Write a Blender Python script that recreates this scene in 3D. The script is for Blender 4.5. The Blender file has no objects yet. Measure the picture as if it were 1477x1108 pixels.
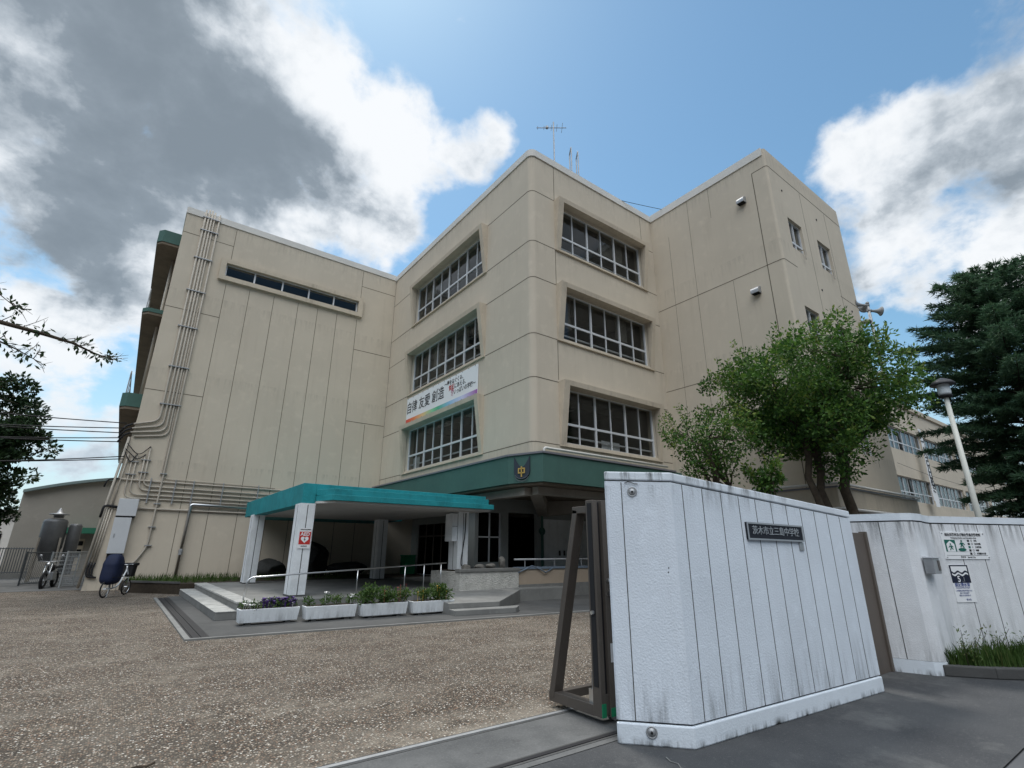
import bpy, bmesh, math, random
import numpy as np
from mathutils import Vector, Matrix
R = math.radians
random.seed(7); RNG = np.random.default_rng(7)
S = bpy.context.scene
COL = S.collection

# ------------------------------------------------------------------ camera
# building axes: X runs right and away along the gate wall, Y runs left and away
def set_camera(f=726.87, W=1477.0, yaw=R(53.355), pitch=R(18.22), roll=R(0.277), h=1.5):
    cy, sy, cp, sp = math.cos(yaw), math.sin(yaw), math.cos(pitch), math.sin(pitch)
    fwd = Vector((cy*cp, sy*cp, sp)); right = Vector((sy, -cy, 0)); up = right.cross(fwd)
    r = right*math.cos(roll) + up*math.sin(roll); u = -right*math.sin(roll) + up*math.cos(roll)
    cd = bpy.data.cameras.new("camera"); cd.sensor_width = 36; cd.lens = f/W*36
    cd.clip_start = 0.05; cd.clip_end = 2000
    o = bpy.data.objects.new("camera", cd); COL.objects.link(o)
    o.matrix_world = Matrix(((r.x, u.x, -fwd.x, 0), (r.y, u.y, -fwd.y, 0), (r.z, u.z, -fwd.z, h), (0, 0, 0, 1)))
    S.camera = o
set_camera()

# ------------------------------------------------------------------ sky, clouds, sun
SUN_DIR = Vector((0.051, 0.423, 0.905)).normalized()
SUN_EL = math.asin(SUN_DIR.z)
SUN_AZ = math.atan2(SUN_DIR.x, SUN_DIR.y)
S.view_settings.view_transform = 'Standard'; S.view_settings.look = 'None'
S.view_settings.exposure = 0.1; S.view_settings.gamma = 1.0
SKY_STRENGTH = 0.115
def build_sky():
    w = bpy.data.worlds.new("World"); S.world = w; w.use_nodes = True
    nt = w.node_tree; N = nt.nodes; L = nt.links; N.clear()
    out = N.new('ShaderNodeOutputWorld')
    sky = N.new('ShaderNodeTexSky'); sky.sky_type = 'NISHITA'; sky.sun_disc = False
    sky.sun_elevation = SUN_EL; sky.sun_rotation = SUN_AZ; sky.air_density = 1.15; sky.dust_density = 0.4; sky.ozone_density = 0.9
    bg = N.new('ShaderNodeBackground'); bg.inputs[1].default_value = SKY_STRENGTH
    tint = N.new('ShaderNodeMix'); tint.data_type = 'RGBA'; tint.blend_type = 'MULTIPLY'; tint.inputs[0].default_value = 1.0; tint.inputs[7].default_value = (.97, 1.22, 1.19, 1); tint.clamp_result = False
    L.new(sky.outputs[0], tint.inputs[6]); L.new(tint.outputs[2], bg.inputs[0])
    tc = N.new('ShaderNodeTexCoord'); V = tc.outputs['Generated']
    def math_(op, a, b=None, c=None, clamp=False):
        n = N.new('ShaderNodeMath'); n.operation = op; n.use_clamp = clamp
        for i, x in enumerate((a, b, c)):
            if x is None: continue
            if isinstance(x, (int, float)): n.inputs[i].default_value = x
            else: L.new(x, n.inputs[i])
        return n.outputs[0]
    def maprange(v, a, b, c=0.0, d=1.0):
        n = N.new('ShaderNodeMapRange'); n.interpolation_type = 'SMOOTHSTEP'
        L.new(v, n.inputs[0])
        for i, x in enumerate((a, b, c, d)): n.inputs[i+1].default_value = x
        return n.outputs[0]
    sep = N.new('ShaderNodeSeparateXYZ'); L.new(V, sep.inputs[0])
    den = math_('ADD', math_('MAXIMUM', sep.outputs[2], 0.0), 0.55)
    comb = N.new('ShaderNodeCombineXYZ')
    L.new(math_('DIVIDE', sep.outputs[0], den), comb.inputs[0]); L.new(math_('DIVIDE', sep.outputs[1], den), comb.inputs[1])
    P = comb.outputs[0]
    def noise(scale, detail, rough, dist=0.0, off=0.0):
        n = N.new('ShaderNodeTexNoise'); n.inputs['Scale'].default_value = scale; n.inputs['Detail'].default_value = detail
        n.inputs['Roughness'].default_value = rough; n.inputs['Distortion'].default_value = dist
        if off:
            m = N.new('ShaderNodeVectorMath'); m.operation = 'ADD'; m.inputs[1].default_value = (off, off*.7, 0); L.new(P, m.inputs[0]); L.new(m.outputs[0], n.inputs[0])
        else: L.new(P, n.inputs[0])
        return n.outputs[0]
    n1 = noise(4.6, 10, 0.56, 0.2); n2 = noise(15.0, 8, 0.60, 0.2, 3.1); n3 = noise(3.6, 8, 0.56, 0.2, 7.7)
    nvec = N.new('ShaderNodeTexNoise'); nvec.inputs['Scale'].default_value = 7.5; nvec.inputs['Detail'].default_value = 5; L.new(P, nvec.inputs[0])
    wv = N.new('ShaderNodeVectorMath'); wv.operation = 'MULTIPLY_ADD'; L.new(nvec.outputs['Color'], wv.inputs[0])
    wv.inputs[1].default_value = (0.11, 0.11, 0.11)
    sub = N.new('ShaderNodeVectorMath'); sub.operation = 'SUBTRACT'; L.new(V, sub.inputs[0]); sub.inputs[1].default_value = (0.055, 0.055, 0.055)
    L.new(sub.outputs[0], wv.inputs[2])
    wn = N.new('ShaderNodeVectorMath'); wn.operation = 'NORMALIZE'; L.new(wv.outputs[0], wn.inputs[0])
    def blob(v, r, amp=1.0):
        d = N.new('ShaderNodeVectorMath'); d.operation = 'DOT_PRODUCT'; L.new(wn.outputs[0], d.inputs[0])
        d.inputs[1].default_value = Vector(v).normalized()
        k = 2.0/R(r)**2
        return math_('MULTIPLY', math_('EXPONENT', math_('MULTIPLY_ADD', d.outputs['Value'], k, -k)), amp)
    def total(lst):
        acc = None
        for b in lst:
            x = blob(*b); acc = x if acc is None else math_('ADD', acc, x)
        return acc
    # cloud banks, as directions in the sky and angular sizes
    bank = total([((-.20, .76, .61), 15, .85), ((.02, .815, .579), 10, .8), ((-.10, .64, .76), 12, .8), ((.15, .70, .69), 6.0, .75), ((.245, .715, .655), 4.5, .75), ((.13, .84, .525), 7, .7),
                  ((.275, .765, .58), 4.0, .55), ((-.16, .925, .34), 7, .50), ((-.05, .92, .385), 6, .46), ((.385, .60, .70), 2.2, .85), ((.375, .665, .645), 2.0, .8), ((.28, .51, .81), 3.2, .6), ((.30, .665, .69), 2.6, .45),
                  ((.79, .19, .58), 3.6, .65), ((.825, .11, .565), 4.4, .66), ((.83, .03, .56), 4.5, .7), ((.85, .165, .50), 3.8, .66), ((.87, .225, .435), 3.4, .65), ((.895, .225, .375), 2.6, .5), 
                  ((.92, .075, .39), 4.0, .95), ((.89, -.03, .46), 5, .8), ((.93, .11, .345), 3, .6), ((-.101, .977, .185), 7, .40), ((-.03, .985, .24), 5, .35), ((.80, -.25, .53), 12, .8), ((-.7, .5, .5), 18, .9),
                  ((-.5, -.3, .8), 24, 1.0), ((.3, -.5, .8), 20, 1.0), ((-.1, -.55, .82), 22, 1.0), ((-.8, -.4, .3), 14, .6)])
    nn = math_('ADD', math_('MULTIPLY_ADD', n1, 3.0, -1.52), math_('MULTIPLY_ADD', n2, 1.05, -0.53))
    d = math_('ADD', math_('MULTIPLY', math_('MINIMUM', bank, 1.15), 0.90), nn)
    d = math_('ADD', d, maprange(bank, 0.0, 0.30, -0.45, 0.0))
    alpha = maprange(d, 0.16, 0.74)
    core = total([((-.20, .77, .62), 12, .46), ((.05, .815, .575), 7.5, .64), ((-.05, .76, .65), 7, .24), ((-.10, .64, .76), 9, .42), ((-.09, .905, .40), 7, .45), ((.11, .80, .59), 5, .5), ((.93, .03, .40), 5, .35), ((.84, .07, .54), 6, .35), ((-.7, .5, .5), 16, .8)])
    thick = math_('ADD', core, math_('MULTIPLY_ADD', n3, 3.8, -2.1)); thick = math_('ADD', thick, math_('MULTIPLY_ADD', n2, 1.3, -0.65)); thick = math_('ADD', thick, math_('MULTIPLY_ADD', n1, 1.3, -0.65))
    tk = maprange(math_('MULTIPLY', math_('MINIMUM', thick, 1.15), 1.0), -0.30, 1.25)
    ramp = N.new('ShaderNodeValToRGB'); L.new(tk, ramp.inputs[0]); cr = ramp.color_ramp
    cr.elements[0].position = 0.0; cr.elements[0].color = (.90, .92, .94, 1)
    cr.elements[1].position = 1.0; cr.elements[1].color = (.215, .255, .295, 1)
    e = cr.elements.new(0.16); e.color = (.74, .78, .82, 1)
    e = cr.elements.new(0.40); e.color = (.47, .52, .57, 1)
    e = cr.elements.new(0.68); e.color = (.26, .305, .35, 1)
    bgc = N.new('ShaderNodeBackground'); L.new(ramp.outputs[0], bgc.inputs[0])
    # unseen high clouds behind the view, brightened as added fill for the walls
    fd = N.new('ShaderNodeVectorMath'); fd.operation = 'DOT_PRODUCT'; L.new(V, fd.inputs[0]); fd.inputs[1].default_value = Vector((-.44, -.36, .82)).normalized()
    L.new(maprange(fd.outputs['Value'], .62, .97, 1.0, 3.9), bgc.inputs[1])
    mix = N.new('ShaderNodeMixShader')
    L.new(math_('MULTIPLY', alpha, 0.96), mix.inputs[0]); L.new(bg.outputs[0], mix.inputs[1]); L.new(bgc.outputs[0], mix.inputs[2])
    bgh = N.new('ShaderNodeBackground'); bgh.inputs[0].default_value = (.60, .70, .80, 1); bgh.inputs[1].default_value = 1.0
    mh = N.new('ShaderNodeMixShader'); L.new(maprange(sep.outputs[2], -0.05, 0.36, 0.85, 0.0), mh.inputs[0]); L.new(mix.outputs[0], mh.inputs[1]); L.new(bgh.outputs[0], mh.inputs[2])
    # added dark band, unseen low behind the view, deepens shade under the canopy
    bk = N.new('ShaderNodeVectorMath'); bk.operation = 'DOT_PRODUCT'; L.new(V, bk.inputs[0]); bk.inputs[1].default_value = (-.62, -.785, 0)
    low = math_('MULTIPLY', maprange(bk.outputs['Value'], -.15, .35), maprange(sep.outputs[2], .20, .52, 1.0, 0.0))
    bgl = N.new('ShaderNodeBackground'); bgl.inputs[0].default_value = (.085, .10, .115, 1)
    ml = N.new('ShaderNodeMixShader'); L.new(low, ml.inputs[0]); L.new(mh.outputs[0], ml.inputs[1]); L.new(bgl.outputs[0], ml.inputs[2])
    L.new(ml.outputs[0], out.inputs[0])
build_sky()
sl = bpy.data.lights.new("sun", 'SUN'); sl.energy = 2.3; sl.angle = R(12); sl.color = (1.0, 0.95, 0.88)
so = bpy.data.objects.new("sun", sl); COL.objects.link(so); so.rotation_euler = SUN_DIR.to_track_quat('Z', 'Y').to_euler(); so.location = (0, 0, 60)

# ------------------------------------------------------------------ materials
MATS = {}
def mat(name, color, rough=0.8, metal=0.0, var=0.0, vscale=1.5, bump=0.0, bscale=60.0, streak=0.0, streak_col=(.05, .05, .045), bdist=0.01, spec=0.3, grime=None):
    if name in MATS: return MATS[name]
    m = bpy.data.materials.new(name); m.use_nodes = True; nt = m.node_tree; N = nt.nodes; L = nt.links
    b = N['Principled BSDF']; b.inputs['Roughness'].default_value = rough; b.inputs['Metallic'].default_value = metal
    b.inputs['Specular IOR Level'].default_value = spec
    geo = N.new('ShaderNodeNewGeometry'); P = geo.outputs['Position']
    rgb = N.new('ShaderNodeRGB'); rgb.outputs[0].default_value = (*color, 1); col = rgb.outputs[0]
    def noise(scale, detail=5, vec=None, rough_=.55):
        n = N.new('ShaderNodeTexNoise'); n.inputs['Scale'].default_value = scale; n.inputs['Detail'].default_value = detail; n.inputs['Roughness'].default_value = rough_
        L.new(vec or P, n.inputs[0]); return n.outputs[0]
    def mixc(fac, a, bcol, mode='MIX'):
        x = N.new('ShaderNodeMix'); x.data_type = 'RGBA'; x.blend_type = mode
        if isinstance(fac, float): x.inputs[0].default_value = fac
        else: L.new(fac, x.inputs[0])
        L.new(a, x.inputs[6])
        if isinstance(bcol, tuple): x.inputs[7].default_value = (*bcol, 1)
        else: L.new(bcol, x.inputs[7])
        return x.outputs[2]
    def ramp(v, a, c):
        r = N.new('ShaderNodeMapRange'); L.new(v, r.inputs[0]); r.inputs[1].default_value = a; r.inputs[2].default_value = c; return r.outputs[0]
    if var:
        dark = tuple(c*(1-var) for c in color); col = mixc(ramp(noise(vscale), .35, .68), col, dark)
        lite = tuple(min(1, c*(1+var*.5)) for c in color); col = mixc(ramp(noise(vscale*7.3, 6), .55, .8), col, lite)
    if streak:
        mp = N.new('ShaderNodeMapping'); mp.inputs['Scale'].default_value = (2.2, 2.2, 0.13); L.new(P, mp.inputs[0])
        s1 = ramp(noise(2.0, 6, mp.outputs[0], .65), .52, .78); s2 = ramp(noise(.6, 4), .35, .65)
        mm = N.new('ShaderNodeMath'); mm.operation = 'MULTIPLY'; L.new(s1, mm.inputs[0]); L.new(s2, mm.inputs[1])
        mm2 = N.new('ShaderNodeMath'); mm2.operation = 'MULTIPLY'; L.new(mm.outputs[0], mm2.inputs[0]); mm2.inputs[1].default_value = streak
        col = mixc(mm2.outputs[0], col, streak_col)
    if grime:   # dirt bands that stick to a height: list of (z0 dirty end, z1 clean end, strength)
        sp = N.new('ShaderNodeSeparateXYZ'); L.new(P, sp.inputs[0])
        mp = N.new('ShaderNodeMapping'); mp.inputs['Scale'].default_value = (9, 9, 1.1); L.new(P, mp.inputs[0])
        gn = ramp(noise(1.0, 7, mp.outputs[0], .7), .47, .66)
        for z0, z1, st in grime:
            g = ramp(sp.outputs[2], z1, z0); g2 = N.new('ShaderNodeMath'); g2.operation = 'MULTIPLY'; L.new(g, g2.inputs[0]); L.new(gn, g2.inputs[1])
            if z0 > z1:
                lt_ = N.new('ShaderNodeMath'); lt_.operation = 'LESS_THAN'; L.new(sp.outputs[2], lt_.inputs[0]); lt_.inputs[1].default_value = z0+.03
                g4 = N.new('ShaderNodeMath'); g4.operation = 'MULTIPLY'; L.new(g2.outputs[0], g4.inputs[0]); L.new(lt_.outputs[0], g4.inputs[1]); g2 = g4
            g3 = N.new('ShaderNodeMath'); g3.operation = 'MULTIPLY'; g3.use_clamp = True; L.new(g2.outputs[0], g3.inputs[0]); g3.inputs[1].default_value = st
            col = mixc(g3.outputs[0], col, (.035, .035, .03))
    L.new(col, b.inputs['Base Color'])
    if bump:
        bp = N.new('ShaderNodeBump'); bp.inputs['Strength'].default_value = bump; bp.inputs['Distance'].default_value = bdist
        L.new(noise(bscale, 4), bp.inputs['Height']); L.new(bp.outputs[0], b.inputs['Normal'])
    MATS[name] = m; return m
CREAM = (.585, .518, .42)
m_cream = mat('cream_stucco', CREAM, .9, var=.09, vscale=.35, bump=.35, bscale=45, streak=.25, streak_col=(.30, .25, .18), grime=[(16.55, 15.7, .20), (12.62, 11.9, .16), (8.82, 8.1, .15), (4.92, 4.45, .2), (-.05, .8, .28)])
m_cream2 = mat('cream_trim', (.575, .50, .395), .9, var=.14, vscale=1.2, bump=.25, bscale=50, streak=.5, streak_col=(.16, .13, .10))
m_joint = mat('sealant', (.15, .13, .10), .9)
m_cap = mat('cap_paint', (.68, .66, .62), .7, var=.1, vscale=.8)
m_teal = mat('teal_paint', (.020, .265, .295), .65, var=.30, vscale=2.2, bump=.1, bscale=40, streak=.55, streak_col=(.012, .07, .075))
m_green = mat('grey_green_paint', (.062, .135, .115), .7, var=.15, vscale=.9, streak=.25, streak_col=(.04, .07, .065))
m_gutter = mat('gutter_trim', (.17, .17, .19), .5)
m_soffit = mat('soffit_plaster', (.50, .485, .46), .9, var=.10, vscale=.8, bump=.05)
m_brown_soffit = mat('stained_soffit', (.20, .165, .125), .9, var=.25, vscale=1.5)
m_white = mat('white_paint', (.74, .77, .79), .75, var=.14, vscale=2.5, bump=.2, bscale=40, streak=.45, streak_col=(.26, .25, .22), grime=[(.02, .30, .55)])
m_wall = mat('white_roughcast', (.69, .745, .81), .9, var=.10, vscale=1.1, bump=.5, bscale=62, bdist=.012, streak=.22, streak_col=(.26, .25, .23), grime=[(2.05, 1.85, .45), (.16, .65, .55)])
m_wallcap = mat('white_coping', (.70, .75, .80), .85, var=.12, vscale=2, bump=.35, bscale=70, grime=[(2.22, 1.98, 1.5)])
m_plinth = mat('white_plinth', (.69, .745, .80), .85, var=.10, vscale=2, bump=.3, bscale=60, grime=[(-.02, .07, 1.6)])
m_groove = mat('groove_shade', (.07, .07, .068), .95)  # dark colour stands in for the shade inside the grooves
m_conc = mat('concrete', (.21, .21, .20), .92, var=.28, vscale=1.3, bump=.25, bscale=70, streak=.3)
m_concd = mat('dark_concrete', (.085, .085, .083), .92, var=.3, vscale=1.0, bump=.3, bscale=60)
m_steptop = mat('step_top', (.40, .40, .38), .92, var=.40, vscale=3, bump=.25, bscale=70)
m_tan = mat('tan_tile', (.38, .31, .24), .8, var=.08, vscale=1)
m_steel = mat('stainless', (.62, .63, .64), .28, metal=1.0)
m_alu = mat('aluminium_frame', (.64, .66, .68), .45, metal=.15)
m_galv = mat('galvanised', (.42, .43, .44), .5, metal=.6, var=.2, vscale=5)
m_pipe = mat('painted_conduit', (.44, .40, .34), .55, var=.12, vscale=3)
m_cab = mat('cabinet_grey', (.56, .58, .60), .5, var=.06, vscale=2)
m_black = mat('black_rubber', (.018, .018, .02), .65)
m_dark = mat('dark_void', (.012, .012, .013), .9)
m_bronze = mat('bronze_anodised', (.115, .100, .088), .45, metal=.35, var=.12, vscale=3)
m_bronze2 = mat('bronze_board', (.12, .10, .085), .6, var=.15, vscale=2)
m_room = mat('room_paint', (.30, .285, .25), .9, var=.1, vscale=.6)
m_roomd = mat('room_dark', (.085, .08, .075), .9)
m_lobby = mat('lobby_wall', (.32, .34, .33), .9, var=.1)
m_grn_tape = mat('green_tape', (.01, .22, .10), .6)
m_blue = mat('navy_nylon', (.012, .019, .052), .7, var=.3, vscale=6, bump=.3, bscale=14)
m_soil = mat('soil', (.045, .035, .025), 1.0, var=.3, vscale=10)
m_bark = mat('bark', (.075, .058, .042), .95, var=.4, vscale=9, bump=.6, bscale=35)
m_barkc = mat('conifer_bark', (.06, .048, .038), .95, var=.4, vscale=9, bump=.6, bscale=35)
m_rock = mat('garden_rock', (.045, .046, .044), .9, var=.4, vscale=3, bump=.7, bscale=12, bdist=.04)  # rock colour darkened to hold the shade under the canopy
m_print_black = mat('print_black', (.02, .02, .024), .6)
m_print_white = mat('print_white', (.78, .79, .80), .6)
m_print_red = mat('print_red', (.50, .035, .03), .6)
m_print_mag = mat('print_magenta', (.45, .03, .14), .6)
m_print_green = mat('print_green', (.012, .12, .09), .6)
m_gold = mat('gold_letter', (.50, .34, .10), .5, metal=.2)
m_crest = mat('crest_navy', (.035, .045, .06), .6)
m_plate = mat('plate_black', (.010, .011, .018), .6)
m_letter = mat('cast_letter', (.38, .40, .42), .5, metal=.5)

def glass_mat(name, tint=(.60, .61, .60), rough=0.02, refl=(.75, .79, .83)):
    m = bpy.data.materials.new(name); m.use_nodes = True; nt = m.node_tree; N = nt.nodes; L = nt.links; N.clear()
    out = N.new('ShaderNodeOutputMaterial'); tr = N.new('ShaderNodeBsdfTransparent'); tr.inputs[0].default_value = (*tint, 1)
    gl = N.new('ShaderNodeBsdfGlossy'); gl.inputs['Roughness'].default_value = rough; gl.inputs[0].default_value = (*refl, 1)
    g = N.new('ShaderNodeNewGeometry'); dt = N.new('ShaderNodeVectorMath'); dt.operation = 'DOT_PRODUCT'; L.new(g.outputs['Incoming'], dt.inputs[0]); L.new(g.outputs['Normal'], dt.inputs[1])
    def mth(op, a, b):
        n = N.new('ShaderNodeMath'); n.operation = op
        for i, x in enumerate((a, b)):
            if isinstance(x, (int, float)): n.inputs[i].default_value = x
            else: L.new(x, n.inputs[i])
        return n.outputs[0]
    fr = mth('ADD', mth('MULTIPLY', mth('POWER', mth('SUBTRACT', 1.0, mth('ABSOLUTE', dt.outputs['Value'], 0.0)), 5.0), .92), .05)
    mx = N.new('ShaderNodeMixShader'); L.new(fr, mx.inputs[0]); L.new(tr.outputs[0], mx.inputs[1]); L.new(gl.outputs[0], mx.inputs[2]); L.new(mx.outputs[0], out.inputs[0])
    return m
m_glass = glass_mat('window_glass'); m_glass2 = glass_mat('smoked_glass', (.30, .30, .30), .12, (.10, .11, .12))

def leaf_mat(name, cols, trans=.35, rough=.55):
    """leaf colour differs from leaf to leaf"""
    m = bpy.data.materials.new(name); m.use_nodes = True; nt = m.node_tree; N = nt.nodes; L = nt.links; N.clear()
    out = N.new('ShaderNodeOutputMaterial'); g = N.new('ShaderNodeAttribute'); g.attribute_name = 'tone'
    r = N.new('ShaderNodeValToRGB'); L.new(g.outputs['Fac'], r.inputs[0]); cr = r.color_ramp
    while len(cr.elements) < len(cols): cr.elements.new(.5)
    for i, c in enumerate(cols): cr.elements[i].position = i/(len(cols)-1); cr.elements[i].color = (*c, 1)
    b = N.new('ShaderNodeBsdfPrincipled'); b.inputs['Roughness'].default_value = rough; b.inputs['Specular IOR Level'].default_value = .3; L.new(r.outputs[0], b.inputs['Base Color'])
    t = N.new('ShaderNodeBsdfTranslucent'); L.new(r.outputs[0], t.inputs[0])
    mx = N.new('ShaderNodeMixShader'); mx.inputs[0].default_value = trans; L.new(b.outputs[0], mx.inputs[1]); L.new(t.outputs[0], mx.inputs[2]); L.new(mx.outputs[0], out.inputs[0])
    return m
m_leaf = leaf_mat('broad_leaf', [(.022, .062, .012), (.050, .125, .022), (.095, .195, .032), (.23, .28, .06)])
m_leafd = leaf_mat('dark_leaf', [(.02, .04, .018), (.04, .075, .026), (.07, .11, .03)], .3)
m_needle = leaf_mat('cedar_needle', [(.034, .080, .046), (.066, .135, .070), (.12, .19, .085)], .35)
m_grass = leaf_mat('grass_blade', [(.035, .075, .016), (.07, .13, .03), (.16, .17, .06)], .3)
m_hedge = leaf_mat('planter_leaf', [(.035, .075, .018), (.07, .13, .03), (.13, .18, .05)], .3)
m_petw = mat('white_petal', (.80, .80, .78), .6)
m_petp = mat('purple_petal', (.10, .05, .22), .6, var=.4, vscale=30)
m_pety = mat('yellow_petal', (.75, .50, .10), .6)
m_petr = mat('pink_petal', (.45, .12, .10), .6)

def ground_mat(name, kind):
    m = bpy.data.materials.new(name); m.use_nodes = True; nt = m.node_tree; N = nt.nodes; L = nt.links
    b = N['Principled BSDF']; b.inputs['Roughness'].default_value = .92; b.inputs['Specular IOR Level'].default_value = .2
    geo = N.new('ShaderNodeNewGeometry'); P = geo.outputs['Position']
    def noise(s, d=5, r=.55, v=None):
        n = N.new('ShaderNodeTexNoise'); n.inputs['Scale'].default_value = s; n.inputs['Detail'].default_value = d; n.inputs['Roughness'].default_value = r; L.new(v or P, n.inputs[0]); return n.outputs[0]
    def rng(v, a, c, x=0., y=1.):
        q = N.new('ShaderNodeMapRange'); L.new(v, q.inputs[0])
        for i, t in enumerate((a, c, x, y)): q.inputs[i+1].default_value = t
        return q.outputs[0]
    def mix(f, a, c, mode='MIX'):
        x = N.new('ShaderNodeMix'); x.data_type = 'RGBA'; x.blend_type = mode
        if isinstance(f, float): x.inputs[0].default_value = f
        else: L.new(f, x.inputs[0])
        for i, t in ((6, a), (7, c)):
            if isinstance(t, tuple): x.inputs[i].default_value = (*t, 1)
            else: L.new(t, x.inputs[i])
        return x.outputs[2]
    def bump(h, st, dist):
        bp = N.new('ShaderNodeBump'); bp.inputs['Strength'].default_value = st; bp.inputs['Distance'].default_value = dist; L.new(h, bp.inputs['Height']); L.new(bp.outputs[0], b.inputs['Normal'])
    if kind == 'aggregate':
        vo = N.new('ShaderNodeTexVoronoi'); vo.inputs['Scale'].default_value = 56; L.new(P, vo.inputs[0])
        vr = N.new('ShaderNodeSeparateColor'); L.new(vo.outputs['Color'], vr.inputs[0])
        rp = N.new('ShaderNodeValToRGB'); L.new(vr.outputs[0], rp.inputs[0]); cr = rp.color_ramp; cr.interpolation = 'CONSTANT'
        cols = [(0, (.040, .036, .033)), (.17, (.12, .098, .078)), (.36, (.23, .18, .135)), (.52, (.38, .325, .26)), (.66, (.27, .175, .125)), (.78, (.17, .155, .135)), (.88, (.56, .51, .44)), (.955, (.85, .83, .77))]
        while len(cr.elements) < len(cols): cr.elements.new(.5)
        for e, (p, c) in zip(cr.elements, cols): e.position = p; e.color = (*c, 1)
        gap = rng(vo.outputs['Distance'], .40, .60)
        col = mix(gap, rp.outputs[0], (.075, .064, .053))
        # sandy worn patches and damp dark ones
        mpg = N.new('ShaderNodeMapping'); mpg.inputs['Scale'].default_value = (.75, 1.6, 1); L.new(P, mpg.inputs[0])
        sandy = rng(noise(.6, 8, .66, mpg.outputs[0]), .50, .66); s2 = rng(noise(4.5, 6, .65), .42, .60)
        mm = N.new('ShaderNodeMath'); mm.operation = 'MULTIPLY'; L.new(sandy, mm.inputs[0]); L.new(s2, mm.inputs[1])
        m3 = N.new('ShaderNodeMath'); m3.operation = 'MULTIPLY'; L.new(mm.outputs[0], m3.inputs[0]); m3.inputs[1].default_value = .5
        col = mix(m3.outputs[0], col, (.36, .325, .27))
        col = mix(rng(noise(.33, 4), (.40), .66, 0., .22), col, (.085, .076, .066))
        spg = N.new('ShaderNodeSeparateXYZ'); L.new(P, spg.inputs[0]); eg = N.new('ShaderNodeMath'); eg.operation = 'MULTIPLY'; L.new(rng(spg.outputs[1], 4.95, 4.28), eg.inputs[0]); L.new(rng(noise(2.6, 7, .68), .36, .58, 0, .6), eg.inputs[1])
        col = mix(eg.outputs[0], col, (.40, .36, .30))
        col = mix(rng(noise(1.3, 6, .6), .42, .68, 0., .30), col, (.30, .275, .235))
        dk = N.new('ShaderNodeMix'); dk.data_type = 'RGBA'; dk.blend_type = 'MULTIPLY'; dk.inputs[0].default_value = 1; dk.inputs[7].default_value = (.83, .815, .795, 1); L.new(col, dk.inputs[6]); col = dk.outputs[2]
        L.new(col, b.inputs['Base Color']); bump(vo.outputs['Distance'], .9, .014)
    elif kind == 'asphalt':
        col = mix(rng(noise(.8, 6), .38, .66), (.048, .050, .053), (.078, .080, .082))
        col = mix(rng(noise(160, 3), .55, .75, 0, .5), col, (.22, .22, .22))
        wn = noise(1.4, 8, .68); pt = rng(wn, .52, .72, 0., .42); col = mix(pt, col, (.19, .19, .182))
        col = mix(rng(noise(9, 8, .7), .50, .74, 0, .45), col, (.075, .077, .08)); col = mix(rng(noise(34, 6, .7), .56, .70, 0, .35), col, (.20, .20, .195))
        L.new(col, b.inputs['Base Color']); bump(noise(130, 3), .35, .006)
    elif kind == 'road':
        col = mix(rng(noise(1.5, 6), .4, .66), (.085, .088, .092), (.11, .111, .115))
        L.new(col, b.inputs['Base Color']); bump(noise(150, 3), .4, .006)
    elif kind == 'slab':
        col = mix(rng(noise(1.6, 7, .62), .38, .66), (.085, .087, .087), (.135, .136, .134))
        col = mix(rng(noise(5, 8, .7), .58, .76, 0, .7), col, (.045, .045, .044))
        col = mix(rng(noise(60, 5, .7), .5, .72, 0, .4), col, (.21, .21, .205)); L.new(col, b.inputs['Base Color']); bump(noise(90, 3), .2, .005)
    return m
m_agg = ground_mat('exposed_aggregate', 'aggregate'); m_asph = ground_mat('pavement_asphalt', 'asphalt')
m_road = ground_mat('road_asphalt', 'road'); m_slab = ground_mat('gate_slab', 'slab')

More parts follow.
